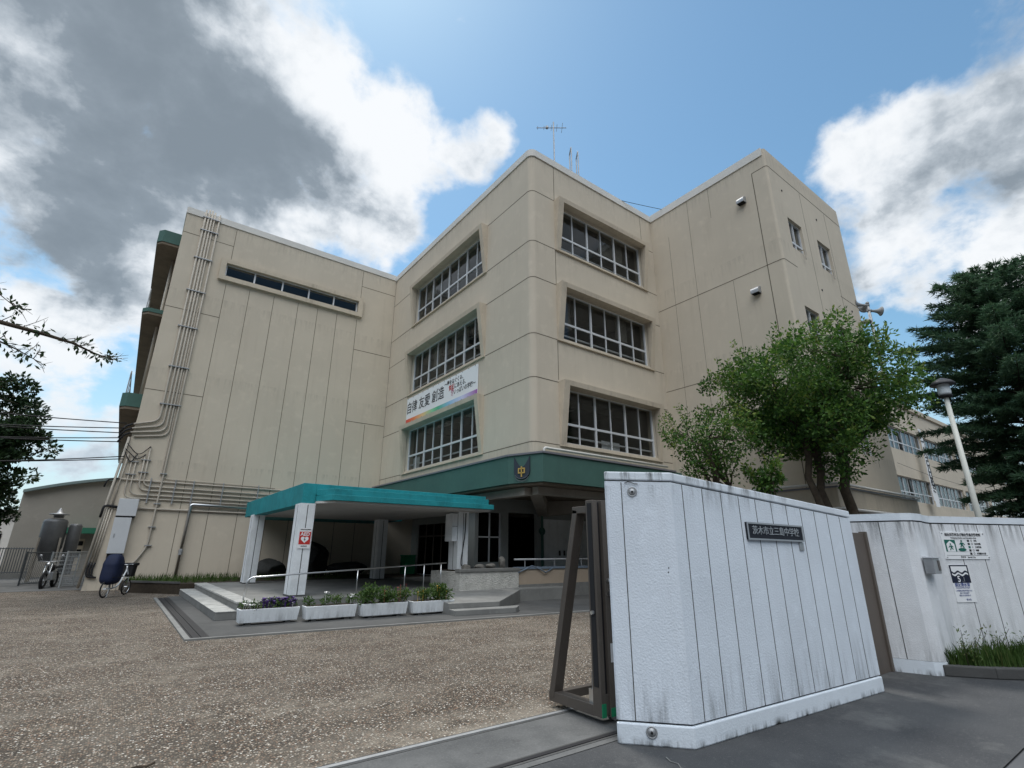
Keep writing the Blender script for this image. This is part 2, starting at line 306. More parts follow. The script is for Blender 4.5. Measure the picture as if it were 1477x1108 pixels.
# ------------------------------------------------------------------ mesh helpers
class MB:
    def __init__(s): s.v = []; s.f = []; s.m = []
    def quad(s, *p, mi=0):
        i = len(s.v); s.v += [tuple(q) for q in p]; s.f.append(tuple(range(i, i+len(p)))); s.m.append(mi)
    def box(s, x0, x1, y0, y1, z0, z1, mi=0):
        s.hexa([(x0, y0), (x1, y0), (x1, y1), (x0, y1)], z0, z1, mi)
    def hexa(s, poly, z0, z1, mi=0, poly2=None):
        """prism over a plan polygon (poly2 = plan at the top)"""
        n = len(poly); i = len(s.v); poly2 = poly2 or poly
        s.v += [(p[0], p[1], z0 if not callable(z0) else z0(*p)) for p in poly] + [(p[0], p[1], z1 if not callable(z1) else z1(*p)) for p in poly2]
        s.f.append(tuple(range(i+n-1, i-1, -1))); s.f.append(tuple(range(i+n, i+2*n)))
        for k in range(n): s.f.append((i+k, i+(k+1) % n, i+n+(k+1) % n, i+n+k))
        s.m += [mi]*(n+2)
    def solid(s, P, c, mi=0):
        """8 local corners through map P: bottom ring 4, top ring 4"""
        i = len(s.v); s.v += [tuple(P(*q)) for q in c]
        for f in ((3, 2, 1, 0), (4, 5, 6, 7), (0, 1, 5, 4), (1, 2, 6, 5), (2, 3, 7, 6), (3, 0, 4, 7)): s.f.append(tuple(i+k for k in f)); s.m.append(mi)
    def lbox(s, P, u0, u1, z0, z1, d0, d1, mi=0):
        s.solid(P, [(u0, z0, d0), (u1, z0, d0), (u1, z0, d1), (u0, z0, d1), (u0, z1, d0), (u1, z1, d0), (u1, z1, d1), (u0, z1, d1)], mi)
    def tube(s, pts, r, n=8, mi=0, caps=True, r1=None):
        pts = [Vector(p) for p in pts]; m = len(pts); base = len(s.v); prev = None
        for k, p in enumerate(pts):
            t = (pts[min(k+1, m-1)] - pts[max(k-1, 0)]).normalized()
            if prev is None:
                a = Vector((0, 0, 1)) if abs(t.z) < .9 else Vector((1, 0, 0)); u = t.cross(a).normalized()
            else:
                u = (prev - t*prev.dot(t)); u = u.normalized() if u.length > 1e-6 else t.orthogonal().normalized()
            prev = u; w = t.cross(u); rr = r[k] if isinstance(r, (list, tuple)) else (r if r1 is None else r + (r1-r)*k/(m-1))
            for j in range(n):
                a = 2*math.pi*j/n; s.v.append(tuple(p + (u*math.cos(a)+w*math.sin(a))*rr))
        for k in range(m-1):
            for j in range(n):
                s.f.append((base+k*n+j, base+k*n+(j+1) % n, base+(k+1)*n+(j+1) % n, base+(k+1)*n+j)); s.m.append(mi)
        if caps:
            s.f.append(tuple(base+j for j in range(n-1, -1, -1))); s.m.append(mi)
            s.f.append(tuple(base+(m-1)*n+j for j in range(n))); s.m.append(mi)
    def lathe(s, c, prof, n=20, mi=0, axis='Z'):
        base = len(s.v); m = len(prof)
        for r, h in prof:
            for j in range(n):
                a = 2*math.pi*j/n; x, y = r*math.cos(a), r*math.sin(a)
                q = (x, y, h) if axis == 'Z' else ((h, x, y) if axis == 'X' else (x, h, y))
                s.v.append((c[0]+q[0], c[1]+q[1], c[2]+q[2]))
        for k in range(m-1):
            for j in range(n): s.f.append((base+k*n+j, base+k*n+(j+1) % n, base+(k+1)*n+(j+1) % n, base+(k+1)*n+j)); s.m.append(mi)
        s.f.append(tuple(base+j for j in range(n-1, -1, -1))); s.m.append(mi); s.f.append(tuple(base+(m-1)*n+j for j in range(n))); s.m.append(mi)
    def torus(s, c, axis, Rr, r, n=24, k=8, mi=0):
        a = Vector(axis).normalized(); u = a.orthogonal().normalized(); w = a.cross(u); c = Vector(c); base = len(s.v)
        for i in range(n):
            t = 2*math.pi*i/n; d = u*math.cos(t)+w*math.sin(t)
            for j in range(k):
                q = 2*math.pi*j/k; s.v.append(tuple(c+d*(Rr+r*math.cos(q))+a*(r*math.sin(q))))
        for i in range(n):
            for j in range(k): s.f.append((base+i*k+j, base+((i+1) % n)*k+j, base+((i+1) % n)*k+(j+1) % k, base+i*k+(j+1) % k)); s.m.append(mi)
    def band(s, path, z0, z1, off, mi=0, side=1, thick=None):
        """a strip along a plan path, pushed out by off (mitred), given thickness back to the path"""
        n = len(path); outp = []
        for i in range(n):
            a = Vector(path[max(i-1, 0)]); b = Vector(path[i]); c = Vector(path[min(i+1, n-1)])
            d1 = (b-a).normalized() if i else (c-b).normalized(); d2 = (c-b).normalized() if i < n-1 else d1
            n1 = Vector((d1.y, -d1.x))*side; n2 = Vector((d2.y, -d2.x))*side; mm = (n1+n2); mm = mm/max(mm.length_squared, .2)*2
            outp.append(b+mm*off)
        bk = [Vector(p) for p in path]
        for i in range(n-1):
            s.hexa([tuple(bk[i]), tuple(bk[i+1]), tuple(outp[i+1]), tuple(outp[i])], z0, z1, mi)
    def build(s, name, mats, parent=None, smooth=False, bevel=0.0, loc=None, recalc=True):
        me = bpy.data.meshes.new(name); V = np.array(s.v, float)
        root = Vector((0, 0, 0)); p = parent
        while p is not None: root += p.location; p = p.parent
        if parent is None:
            loc = Vector(loc) if loc is not None else Vector(((V[:, 0].min()+V[:, 0].max())/2, (V[:, 1].min()+V[:, 1].max())/2, V[:, 2].min())); off = loc
        else: off = root
        V = V - np.array(off)
        me.from_pydata([tuple(q) for q in V], [], s.f)
        mats = mats if isinstance(mats, (list, tuple)) else [mats]
        for m in mats: me.materials.append(m)
        me.polygons.foreach_set('material_index', s.m)
        if recalc:
            bm = bmesh.new(); bm.from_mesh(me); bmesh.ops.recalc_face_normals(bm, faces=bm.faces); bm.to_mesh(me); bm.free()
        if smooth: me.polygons.foreach_set('use_smooth', [True]*len(me.polygons))
        o = bpy.data.objects.new(name, me); COL.objects.link(o)
        if parent is None: o.location = loc
        else: o.parent = parent
        if bevel:
            b = o.modifiers.new('bevel', 'BEVEL'); b.width = bevel; b.segments = 2; b.limit_method = 'ANGLE'
        return o
def tag(o, label, cat, group=None):
    o['label'] = label; o['category'] = cat
    if group: o['group'] = group
    return o
def thing(name, loc, label, cat, group=None):
    o = bpy.data.objects.new(name, None); COL.objects.link(o); o.location = loc; o.empty_display_size = .2; return tag(o, label, cat, group)
def struct(name, mb, m):
    o = mb.build(name, m); o['kind'] = 'structure'; return o
def stuff(o, label=None, cat=None):
    o['kind'] = 'stuff'
    if label: tag(o, label, cat)
    return o
def fillet(pts, r=.12, n=5):
    pts = [Vector(p) for p in pts]; out = [pts[0]]
    for i in range(1, len(pts)-1):
        a = (pts[i-1]-pts[i]); b = (pts[i+1]-pts[i]); rr = min(r, a.length*.49, b.length*.49); p0 = pts[i]+a.normalized()*rr; p1 = pts[i]+b.normalized()*rr
        for k in range(n+1):
            t = k/n; out.append(p0*(1-t)**2+pts[i]*2*t*(1-t)+p1*t*t)
    return out+[pts[-1]]
def text_obj(name, body, size, origin, ux, uz, m, parent=None, depth=.002, bold=0.0, sx=1.0, align='CENTER'):
    """lettering standing on a plane: origin, reading direction ux, up direction uz"""
    cu = bpy.data.curves.new(name, 'FONT'); cu.body = body; cu.size = size; cu.align_x = align; cu.align_y = 'CENTER'; cu.extrude = depth; cu.offset = bold
    t = bpy.data.objects.new(name, cu); COL.objects.link(t); dg = bpy.context.evaluated_depsgraph_get()
    me = bpy.data.meshes.new_from_object(t.evaluated_get(dg)); bpy.data.objects.remove(t); bpy.data.curves.remove(cu)
    ux = Vector(ux).normalized(); uz = Vector(uz).normalized(); nn = ux.cross(uz)
    root = Vector((0, 0, 0)); p = parent
    while p is not None: root += p.location; p = p.parent
    og = Vector(origin)
    M4 = Matrix(((ux.x*sx, uz.x, nn.x, og.x-root.x), (ux.y*sx, uz.y, nn.y, og.y-root.y), (ux.z*sx, uz.z, nn.z, og.z-root.z), (0, 0, 0, 1)))
    me.transform(M4); me.materials.clear(); me.materials.append(m)
    o = bpy.data.objects.new(name, me); COL.objects.link(o)
    if parent: o.parent = parent
    return o
def cloud_mesh(name, V, F, tone, m, parent=None, loc=(0, 0, 0)):
    """fast mesh of many small faces; tone = one number per face"""
    V = np.asarray(V, np.float32); F = np.asarray(F, np.int32); k = F.shape[1]
    root = Vector((0, 0, 0)); p = parent
    while p is not None: root += p.location; p = p.parent
    off = np.array(root if parent else loc, np.float32)
    V = V-off; me = bpy.data.meshes.new(name)
    me.vertices.add(len(V)); me.vertices.foreach_set('co', V.ravel()); me.loops.add(F.size); me.loops.foreach_set('vertex_index', F.ravel())
    me.polygons.add(len(F)); me.polygons.foreach_set('loop_start', np.arange(0, F.size, k, dtype=np.int32)); me.polygons.foreach_set('loop_total', np.full(len(F), k, np.int32))
    at = me.attributes.new('tone', 'FLOAT', 'FACE'); at.data.foreach_set('value', np.clip(np.asarray(tone, np.float32), 0, 1))
    me.materials.append(m); me.update(calc_edges=True)
    o = bpy.data.objects.new(name, me); COL.objects.link(o)
    if parent: o.parent = parent
    else: o.location = loc
    return o

# ------------------------------------------------------------------ ground
def sheet(name, poly, z, m):
    b = MB(); b.quad(*[(x, y, z) for x, y in poly]); return struct(name, b, m)
sheet('ground', [(-700, -700), (700, -700), (700, 900), (-700, 900)], -0.03, m_asph)
sheet('courtyard', [(-40, 4.3), (60, 4.3), (60, 60), (-40, 60)], 0.0, m_agg)
sheet('gate_threshold', [(-30, 3.40), (8.4, 3.40), (8.4, 4.30), (-30, 4.30)], 0.004, m_slab)
sheet('pavement', [(-60, 1.36), (60, 1.36), (60, 3.40), (-60, 3.40)], 0.0, m_asph)
sheet('road', [(-60, -12), (60, -12), (60, 1.36), (-60, 1.36)], -0.012, m_road)
sheet('entrance_apron', [(1.62, 11.02), (10.5, 10.22), (17.6, 9.7), (17.6, 13.9), (1.62, 21.0)], 0.006, m_concd)
sheet('left_walkway', [(-9, 25.9), (-.7, 25.9), (-.7, 45), (-9, 45)], 0.006, m_slab)
b = MB()   # pale kerb round the apron
b.band([(1.22, 20.4), (1.22, 10.92), (10.5, 10.08), (17.6, 9.55)], -.02, .03, -.09); struct('apron_kerb', b, m_conc)
b = MB()
for k in range(3): b.band([(1.235+.13*k, 20.4), (1.235+.13*k, 11.0)], -.02, .012+.003*k, -.115)
b.band([(1.23, 20.4), (1.23, 11.0)], -.02, .007, -.40)
b.band([(1.60, 11.0), (10.5, 10.20), (17.6, 9.68)], -.02, .012, -.11)
o = b.build('drain_grate', m_black); tag(o, 'black grated drain channel edging the entrance apron', 'drain grate')
for y, lab in ((4.245, 'inner steel gate track set along the edge of the gravel yard'), (3.52, 'outer dark gate track running under the end of the gate wall')):
    b = MB(); b.box(-14, 8.3, y-.022, y+.022, -.01, .012); b.box(-14, 8.3, y-.05, y-.024, -.01, .007, 1); b.box(-14, 8.3, y+.024, y+.05, -.01, .007, 1)
    t = b.build('gate_track', [m_galv if y > 4 else m_black, m_concd]); tag(t, lab, 'gate track')
b = MB(); pts = [(3.66, 2.93), (3.62, 2.86), (3.63, 2.80), (3.58, 2.74), (3.60, 2.66), (3.57, 2.6)]
for i in range(5): b.quad((pts[i][0]-.006, pts[i][1], .006), (pts[i][0]+.006, pts[i][1], .006), (pts[i+1][0]+.006, pts[i+1][1], .006), (pts[i+1][0]-.006, pts[i+1][1], .006))
o = b.build('pavement_crack', m_conc); o['kind'] = 'structure'
b = MB()
for k in range(9):
    x = -.6-1.4*(k % 3)-.3*(k//3); b.box(x-1.2, x, 25.2-.5*(k//3)-.0*k-.4, 25.2-.5*(k//3), -.01, .012+.001*k)
# ------------------------------------------------------------------ the school building
X1, Y1, XW, YW, X2, Y2, XE = 10.27, 12.63, -0.33, 25.3, 17.65, 7.0, 24.3
TOP = 16.80
bld = thing('school_building', (12, 20, 0), 'large cream stucco four storey school building with green band over its entrance', 'building')
PL = lambda u, z, d: (X1+d, u, z)
PR = lambda u, z, d: (u, Y1+d, z)
PW = lambda u, z, d: (u, YW+d, z)
PX = lambda u, z, d: (X2+d, u, z)
PF = lambda u, z, d: (u, Y2+d, z)
YA = 12.6
PA = lambda u, z, d: (u, YA+d, z)
def facade(mb, P, u0, u1, z0, z1, ops, depth=.4):
    us = sorted({u0, u1, *[a for o in ops for a in o[:2]]}); zs = sorted({z0, z1, *[a for o in ops for a in o[2:4]]})
    for i in range(len(us)-1):
        for j in range(len(zs)-1):
            uc, zc = (us[i]+us[i+1])/2, (zs[j]+zs[j+1])/2
            if any(o[0] < uc < o[1] and o[2] < zc < o[3] for o in ops): continue
            mb.quad(P(us[i], zs[j], 0), P(us[i+1], zs[j], 0), P(us[i+1], zs[j+1], 0), P(us[i], zs[j+1], 0))
    for a, c, e, f in [o[:4] for o in ops]:
        for p, q in (((a, e), (c, e)), ((c, e), (c, f)), ((c, f), (a, f)), ((a, f), (a, e))):
            mb.quad(P(*p, 0), P(*q, 0), P(*q, depth), P(*p, depth))
LZ = [(12.72, 14.72), (8.92, 10.92), (5.02, 7.02)]
OL = [(15.85, 22.35, a, c) for a, c in LZ]
OR = [(11.72, 16.72, a, c) for a, c in LZ]
OS = [(1.65, 8.15, 13.84, 14.52)]
OF = [(18.66, 19.82, a, a+1.38) for a in (12.62, 8.75, 4.9)] + [(21.2, 22.42, a, a+1.38) for a in (12.62, 8.75, 4.9)]
OA = [(26+8.6*k, 26+8.6*k+8.0, a, a+1.75) for k in range(7) for a in (5.0, 8.75)]
rc = .24
arc = [(X1+rc-rc*math.cos(t), Y1+rc-rc*math.sin(t)) for t in [math.pi/2*k/8 for k in range(9)]]
arc2 = [(X2+.10-.10*math.cos(t), Y2+.10-.10*math.sin(t)) for t in [math.pi/2*k/4 for k in range(5)]]
b = MB()
facade(b, PL, Y1+rc, YW, 4.3, TOP, OL); facade(b, PR, X1+rc, X2, 4.3, TOP, OR)
for i in range(8): b.quad((*arc[i], 4.3), (*arc[i+1], 4.3), (*arc[i+1], TOP), (*arc[i], TOP))
b.build('main_block_wall', [m_cream], bld, recalc=False)
b = MB()
facade(b, PW, XW, X1, 0, 16.85, OS)
b.quad((XW, YW, 16.85), (XW, YW, 6.6), (XW-.42, YW, 0), (XW, YW, 0))
b.quad((XW, YW, 6.6), (XW, 46, 6.6), (XW, 46, 16.85), (XW, YW, 16.85)); b.quad((XW-.42, YW, 0), (XW-.42, 46, 0), (XW, 46, 6.6), (XW, YW, 6.6))
b.quad((X1, YW, 0), (12.5, YW, 0), (12.5, YW, 3.5), (X1, YW, 3.5))
b.build('left_wing_wall', [m_cream], bld, recalc=False)
b = MB()
facade(b, PX, Y2+.10, Y1, 0, TOP, []); facade(b, PF, X2+.10, XE, 0, TOP, OF)
for i in range(4): b.quad((*arc2[i], 0), (*arc2[i+1], 0), (*arc2[i+1], TOP), (*arc2[i], TOP))
b.quad((XE, Y2, 0), (XE, YA, 0), (XE, YA, TOP), (XE, Y2, TOP)); b.quad((X2, Y1, 0), (X2, 17.2, 0), (X2, 17.2, 4.0), (X2, Y1, 4.0))
b.build('right_wing_wall', [m_cream], bld, recalc=False)
b = MB(); facade(b, PA, XE, 88, 0, 12.4, OA); b.box(XE, 88, YA-.15, YA+8, 12.4, 12.75)
b.build('rear_wing_wall', [m_cream], bld, recalc=False)
# roofs close the shells
b = MB(); b.box(X1+.02, 34, Y1+.82, 46, TOP-.22, TOP-.1); b.box(XW+.02, X1+.02, YW+.02, 46, 16.6, 16.7); b.box(X2+.02, XE-.02, Y2+.4, Y1+.8, TOP-.22, TOP-.1); b.box(X1+.82, X2+.02, Y1+.02, Y1+.82, TOP-.22, TOP-.1)
b.build('roof', m_concd, bld)
# pale parapet caps
mainpath = [(X1, YW)] + arc + [(X2, Y1)]
b = MB(); b.band(mainpath[:-1]+[(X2-.05, Y1)], TOP-.28, TOP+.03, .045); b.band([(XW, YW), (X1-.05, YW)], 16.56, 16.88, .04); b.band([(X2, Y1-.05), (X2, Y2+.10)], TOP-.30, TOP+.06, .04)
b.band([(XW, 46), (XW, YW+.0)], 16.56, 16.88, .04)
b.build('parapet_cap', m_cap, bld)
# sealant joints
b = MB()
for z in (14.86, 12.60, 11.05, 8.80, 7.16, 4.90): b.band(mainpath[:-1]+[(X2-.02, Y1)], z-.014, z+.014, .004)
b.band([(X1, YW-.05), (X1, YW-.02)], 4.4, 16.5, .02); b.lbox(PR, 11.45, 11.475, 14.9, 16.5, -.004, .01); b.lbox(PR, 16.85, 16.87, 15.0, 16.5, -.004, .01)
for z in (12.6, 8.8): b.lbox(PR, 11.45, 11.475, z-1.55, z, -.004, .01)
b.build('main_block_joint', m_joint, bld)
b = MB()
for z in (15.55, 11.72, 7.86): b.lbox(PW, XW, 1.78, z-.014, z+.014, -.004, .01)
for z in (11.72, 7.76): b.lbox(PW, 8.2, X1-.02, z-.014, z+.014, -.004, .01)
b.lbox(PW, 8.26, X1-.02, 15.53, 15.56, -.004, .01)
for x, z0, z1 in ((1.79, .1, 13.5), (2.83, .1, 13.5), (3.94, .1, 13.5), (5.1, .1, 13.5), (6.08, .1, 13.5), (7.09, .1, 13.5), (8.18, .1, 13.5), (1.79, 14.8, 16.5), (8.27, 14.8, 16.5), (9.2, .1, 7.7)): b.lbox(PW, x-.011, x+.011, z0, z1, -.004, .01)
b.build('left_wing_joint', m_joint, bld)
b = MB()
for z in (15.95, 11.75, 7.95): b.band([(X2, 7.62)]+arc2+[(XE, Y2)], z-.016, z+.016, .004) if z > 12 else b.band([(X2, Y1-.02)]+arc2+[(18.7, Y2)], z-.014, z+.014, .004)
b.lbox(PX, 7.60, 7.63, .1, 15.95, -.004, .01); b.lbox(PF, 22.5, XE, 11.73, 11.76, -.004, .01)
for y, z0, z1 in ((9.55, 15.0, 16.5), (10.6, 4.5, 16.5), (9.0, 4.5, 11.7), (11.7, 4.5, 15.2)): b.lbox(PX, y-.006, y+.006, z0, z1, -.003, .01)
for x, z0, z1 in ((20.3, 8, 15.9), (22.6, 4.5, 15.9)): b.lbox(PF, x-.01, x+.01, z0, z1, -.003, .01)
b.build('right_wing_joint', m_joint, bld)

# ---- windows
m_curtain = mat('curtain_cloth', (.24, .23, .20), .9, var=.25, vscale=9)
def window(P, op, ncol, ntrans=.36, depth=.16, sgn=1, guard=True, heavy=2, surround=None, blind=None, bm_=None):
    u0, u1, z0, z1 = op
    f = MB(); t = .045
    for a, c, e, g in ((u0, u1, z0, z0+t), (u0, u1, z1-t, z1)): f.lbox(P, a, c, e, g, depth-.03, depth+.05)
    zt = z0+(z1-z0)*ntrans if ntrans else None
    for k in range(ncol+1):
        uc = u0+(u1-u0)*k/ncol; w = (.034 if (heavy and k % heavy == 0) else .020)
        uc = min(max(uc, u0+w), u1-w); f.lbox(P, uc-w, uc+w, z0+t, z1-t, depth-(.035 if k % max(heavy, 1) == 0 else .015), depth+.045)
    if zt: f.lbox(P, u0+.03, u1-.03, zt-.04, zt+.04, depth-.02, depth+.04)
    w_ = f.build('window', m_alu, bld)
    g = MB(); g.quad(P(u0, z0, depth+.02), P(u1, z0, depth+.02), P(u1, z1, depth+.02), P(u0, z1, depth+.02)); g.build('pane', m_glass, w_)
    if guard:
        q = MB(); zz = z0+(z1-z0)*.155; q.lbox(P, u0, u1, zz-.03, zz+.03, depth+.13, depth+.17); q.lbox(P, u0, u1, z0-.02, z0+.03, depth+.1, depth+.2); q.build('guard_rail', m_alu, w_)
    if surround:
        a, c, e, g2 = surround; top, bot = .34, .04; s = MB()
        def front(z): return -(bot+(top-bot)*(z-e)/(g2-e))
        def wedge(ua, ub, za, zb):
            s.solid(P, [(ua, za, 0.02), (ub, za, 0.02), (ub, za, front(za)), (ua, za, front(za)), (ua, zb, 0.02), (ub, zb, 0.02), (ub, zb, front(zb)), (ua, zb, front(zb))])
        wedge(a, u0, e, g2); wedge(u1, c, e, g2); wedge(u0, u1, z1, g2)
        s.build('window_surround', m_cream2, w_)
        d = MB(); d.lbox(P, a-.02, c+.02, e-.03, e, -.075, .02); d.build('sill', m_cream2, w_)
    if blind:
        d = MB()
        for ua, ub, za, zb in blind: d = MB(); d.lbox(P, ua, ub, za, zb, depth+.22, depth+.24); d.build('window_blind', bm_ or m_print_white, w_)
    return w_
BL = {0: [(20.8, 22.3, 13.9, 14.7)], 1: [(17.5, 19.0, 10.05, 10.9), (20.0, 20.7, 9.65, 10.9)], 2: [(21.6, 22.25, 5.06, 5.66)]}
for k, op in enumerate(OL): window(PL, op, 8, surround=(15.62, 22.6, op[2]-.12, op[3]+.18), blind=BL[k], bm_=m_print_white if k == 2 else m_curtain)
for k, op in enumerate(OR): window(PR, op, 6, surround=(11.46, 16.94, op[2]-.12, op[3]+.18), blind=[[(14.3, 15.85, 13.75, 14.7)], [(11.8, 12.5, 9.6, 10.9), (15.1, 15.8, 9.9, 10.9)], [(13.9, 14.9, op[2]+.05, op[2]+.42)]][k], bm_=m_print_white if k == 2 else m_curtain)
w = window(PW, OS[0], 5, ntrans=0, depth=.08, guard=False, heavy=1)
s = MB(); u0, u1, z0, z1 = OS[0]
for a, c, e, g in ((1.40, u0, 13.62, 14.74), (u1, 8.40, 13.62, 14.74), (u0, u1, z1, 14.74), (u0, u1, 13.62, z0)): s.lbox(PW, a, c, e, g, -.16, .02)
s.build('window_surround', m_cream2, w)
for op in OF:
    w = window(PF, op, 2, ntrans=.30, depth=.14, guard=False, heavy=0)
    t = MB(); t.tube([PF(op[0]+.75, op[2]+.15, .1), PF(op[0]+.75, op[2]+.12, -.10), PF(op[0]+.75, op[2]-.3, -.10)], .025, 6); t.build('overflow_pipe', m_pipe, w)
for i, op in enumerate(OA): window(PA, op, 8, ntrans=.38, depth=.18, guard=False, blind=[(op[0]+.1, op[0]+2.2, op[2]+.05, op[3]-.05)] if i in (2, 3, 5) else None)
# rooms behind the glass
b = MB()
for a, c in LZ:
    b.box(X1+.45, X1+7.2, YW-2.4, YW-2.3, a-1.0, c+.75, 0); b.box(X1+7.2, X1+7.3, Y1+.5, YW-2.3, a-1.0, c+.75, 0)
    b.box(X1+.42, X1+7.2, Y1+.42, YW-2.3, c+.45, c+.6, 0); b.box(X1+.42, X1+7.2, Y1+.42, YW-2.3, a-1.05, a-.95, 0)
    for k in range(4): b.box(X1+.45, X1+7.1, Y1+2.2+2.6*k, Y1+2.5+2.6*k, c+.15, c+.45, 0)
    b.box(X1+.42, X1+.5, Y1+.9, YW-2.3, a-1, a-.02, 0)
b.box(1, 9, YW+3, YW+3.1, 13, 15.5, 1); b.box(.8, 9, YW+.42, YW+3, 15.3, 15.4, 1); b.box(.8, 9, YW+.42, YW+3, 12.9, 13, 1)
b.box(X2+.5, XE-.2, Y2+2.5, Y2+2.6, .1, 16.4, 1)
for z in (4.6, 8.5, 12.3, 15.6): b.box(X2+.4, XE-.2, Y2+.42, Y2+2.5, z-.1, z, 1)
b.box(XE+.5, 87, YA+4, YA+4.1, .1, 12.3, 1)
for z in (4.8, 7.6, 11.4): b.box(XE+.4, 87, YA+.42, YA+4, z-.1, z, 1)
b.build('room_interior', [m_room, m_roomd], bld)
for a, c in LZ:
    for k in range(3):
        for q in range(2): t = MB(); x = X1+1.6+3.0*q; y = Y1+3.6+2.7*k; t.box(x, x+.25, y-.6, y+.6, c+.36, c+.44); t.build('ceiling_fitting', m_cap, bld)
    t = MB(); t.box(X1+4.9, X1+6.9, Y1+3.0, Y1+3.5, a-.9, a+.7); t.build('cupboard', m_tan, bld)
# ---- green band, soffit, beams over the recessed ground floor
band_out = [(9.90, YW-.1), (9.90, 13.50), (10.36, 12.25), (X2-.42, 12.25), (X2-.42, Y2-.4), (XE, Y2-.4)]
b = MB()
b.hexa([(9.90, YW-.1), (9.90, 13.50), (10.36, 12.25), (X2, 12.25), (X2, Y1+.3), (X1+.9, Y1+.3), (X1+.3, Y1+.9), (X1+.3, YW-.1)], 3.56, 4.46)
b.build('fascia_band', m_green, bld)
b = MB(); b.hexa([(X2-.45, 12.2), (X2-.45, Y2-.45), (XE, Y2-.45), (XE, Y2+.05), (X2+.05, Y2+.05), (X2+.05, 12.2)], 2.8, 3.35); b.build('eaves_ledge', m_cream2, bld)
b = MB(); b.band(band_out[:4], 4.46, 4.52, .05); b.band([(X2-.46, 12.15), (X2-.46, Y2-.46), (XE, Y2-.46)], 3.35, 3.41, .04); b.build('flashing', m_gutter, bld)
b = MB(); b.tube(fillet([(10.62, 12.5, 4.50), (10.62, 12.5, 4.70), (17.1, 12.5, 4.70)], .1), .045, 8); b.tube([(X2-.55, 11.5, 3.5), (X2-.55, Y2-.55, 3.46), (XE, Y2-.55, 3.46)], .045, 8); b.tube([(X2-.55, 11.5, 2.75), (X2-.55, Y2-.55, 2.72), (XE, Y2-.55, 2.72)], .05, 8); b.build('gutter_pipe', m_cap, bld, smooth=True)
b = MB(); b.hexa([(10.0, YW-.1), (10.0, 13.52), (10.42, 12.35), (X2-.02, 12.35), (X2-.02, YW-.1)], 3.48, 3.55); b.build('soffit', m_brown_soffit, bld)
b = MB()
def beam(p, q, w, zt, zb0, zb1):
    p, q = Vector(p), Vector(q); d = (q-p).normalized(); n = Vector((-d.y, d.x))*w/2
    i = len(b.v); b.v += [(*(p-n), zb0), (*(q-n), zb1), (*(q+n), zb1), (*(p+n), zb0), (*(p-n), zt), (*(q-n), zt), (*(q+n), zt), (*(p+n), zt)]
    for f in ((3, 2, 1, 0), (4, 5, 6, 7), (0, 1, 5, 4), (1, 2, 6, 5), (2, 3, 7, 6), (3, 0, 4, 7)): b.f.append(tuple(i+k for k in f)); b.m.append(0)
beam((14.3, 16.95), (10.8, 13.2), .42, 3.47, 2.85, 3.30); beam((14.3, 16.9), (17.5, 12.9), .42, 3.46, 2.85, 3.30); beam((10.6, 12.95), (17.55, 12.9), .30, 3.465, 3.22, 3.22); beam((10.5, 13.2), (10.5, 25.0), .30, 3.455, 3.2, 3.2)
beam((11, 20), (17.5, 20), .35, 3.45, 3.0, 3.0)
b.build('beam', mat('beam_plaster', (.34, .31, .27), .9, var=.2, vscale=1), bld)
# ground floor walls
DO = (12.5, 14.0, .36, 2.95); WO = (11.05, 12.15, 1.05, 2.9)
PG = lambda u, z, d: (u, 17.0+d, z)
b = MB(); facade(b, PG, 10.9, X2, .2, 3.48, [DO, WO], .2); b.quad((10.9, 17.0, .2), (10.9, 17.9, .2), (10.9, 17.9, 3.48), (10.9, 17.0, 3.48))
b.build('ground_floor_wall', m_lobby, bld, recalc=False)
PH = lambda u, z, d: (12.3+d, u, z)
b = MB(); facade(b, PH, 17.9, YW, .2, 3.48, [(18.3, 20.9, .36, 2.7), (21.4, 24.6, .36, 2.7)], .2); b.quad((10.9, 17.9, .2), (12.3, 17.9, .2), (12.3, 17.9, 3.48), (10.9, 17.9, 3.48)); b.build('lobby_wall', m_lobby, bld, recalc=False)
b = MB(); b.lbox(PG, 14.35, X2-.02, .4, 2.75, -.03, .02); wp = b.build('plaster_panel', m_white, bld)
for x in (15.15, 15.42):
    b = MB(); b.lbox(PG, x, x+.10, 1.28, 1.48, -.045, -.02); b.build('socket', m_black, wp)
b = MB()
for x in (11.05, 11.6, 12.1): b.lbox(PG, x, x+.05, 1.05, 2.9, .06, .12)
b.lbox(PG, 11.05, 12.15, 1.95, 2.0, .06, .12); ww = b.build('lobby_window', m_alu, bld)
b = MB(); b.lbox(PG, 11.1, 12.1, 1.05, 2.9, .10, .11); b.build('pane', m_glass2, ww)
b = MB(); b.lbox(PG, 11.66, 12.08, 2.1, 2.7, .13, .14); b.lbox(PG, 11.1, 11.5, 1.2, 1.9, .13, .14); b.build('notice', m_tan, ww)
b = MB()
for y0, y1 in ((18.3, 20.9), (21.4, 24.6)):
    for k in range(5): y = y0+(y1-y0-.06)*k/4; b.lbox(PH, y, y+.06, .36, 2.7, .05, .12)
    b.lbox(PH, y0, y1, 2.1, 2.16, .05, .12)
dd = b.build('entrance_door', m_bronze, bld)
b = MB(); b.lbox(PH, 18.3, 20.9, .36, 2.7, .08, .09); b.lbox(PH, 21.4, 24.6, .36, 2.7, .08, .09); b.build('pane', m_glass2, dd)
b = MB(); b.box(12.6, 17.6, 21.5, 21.6, .1, 3.4); b.box(17.5, 17.6, 17.2, 21.5, .1, 3.4); b.box(12.4, 17.6, 17.25, 25, .2, .3); b.box(12.4, 17.6, 17.25, 25, 3.3, 3.4); b.box(15.0, 15.1, 21.6, 25.2, .1, 3.4); b.box(12.5, 15.1, 25.05, 25.2, .1, 3.4); b.build('lobby_interior', m_dark, bld)
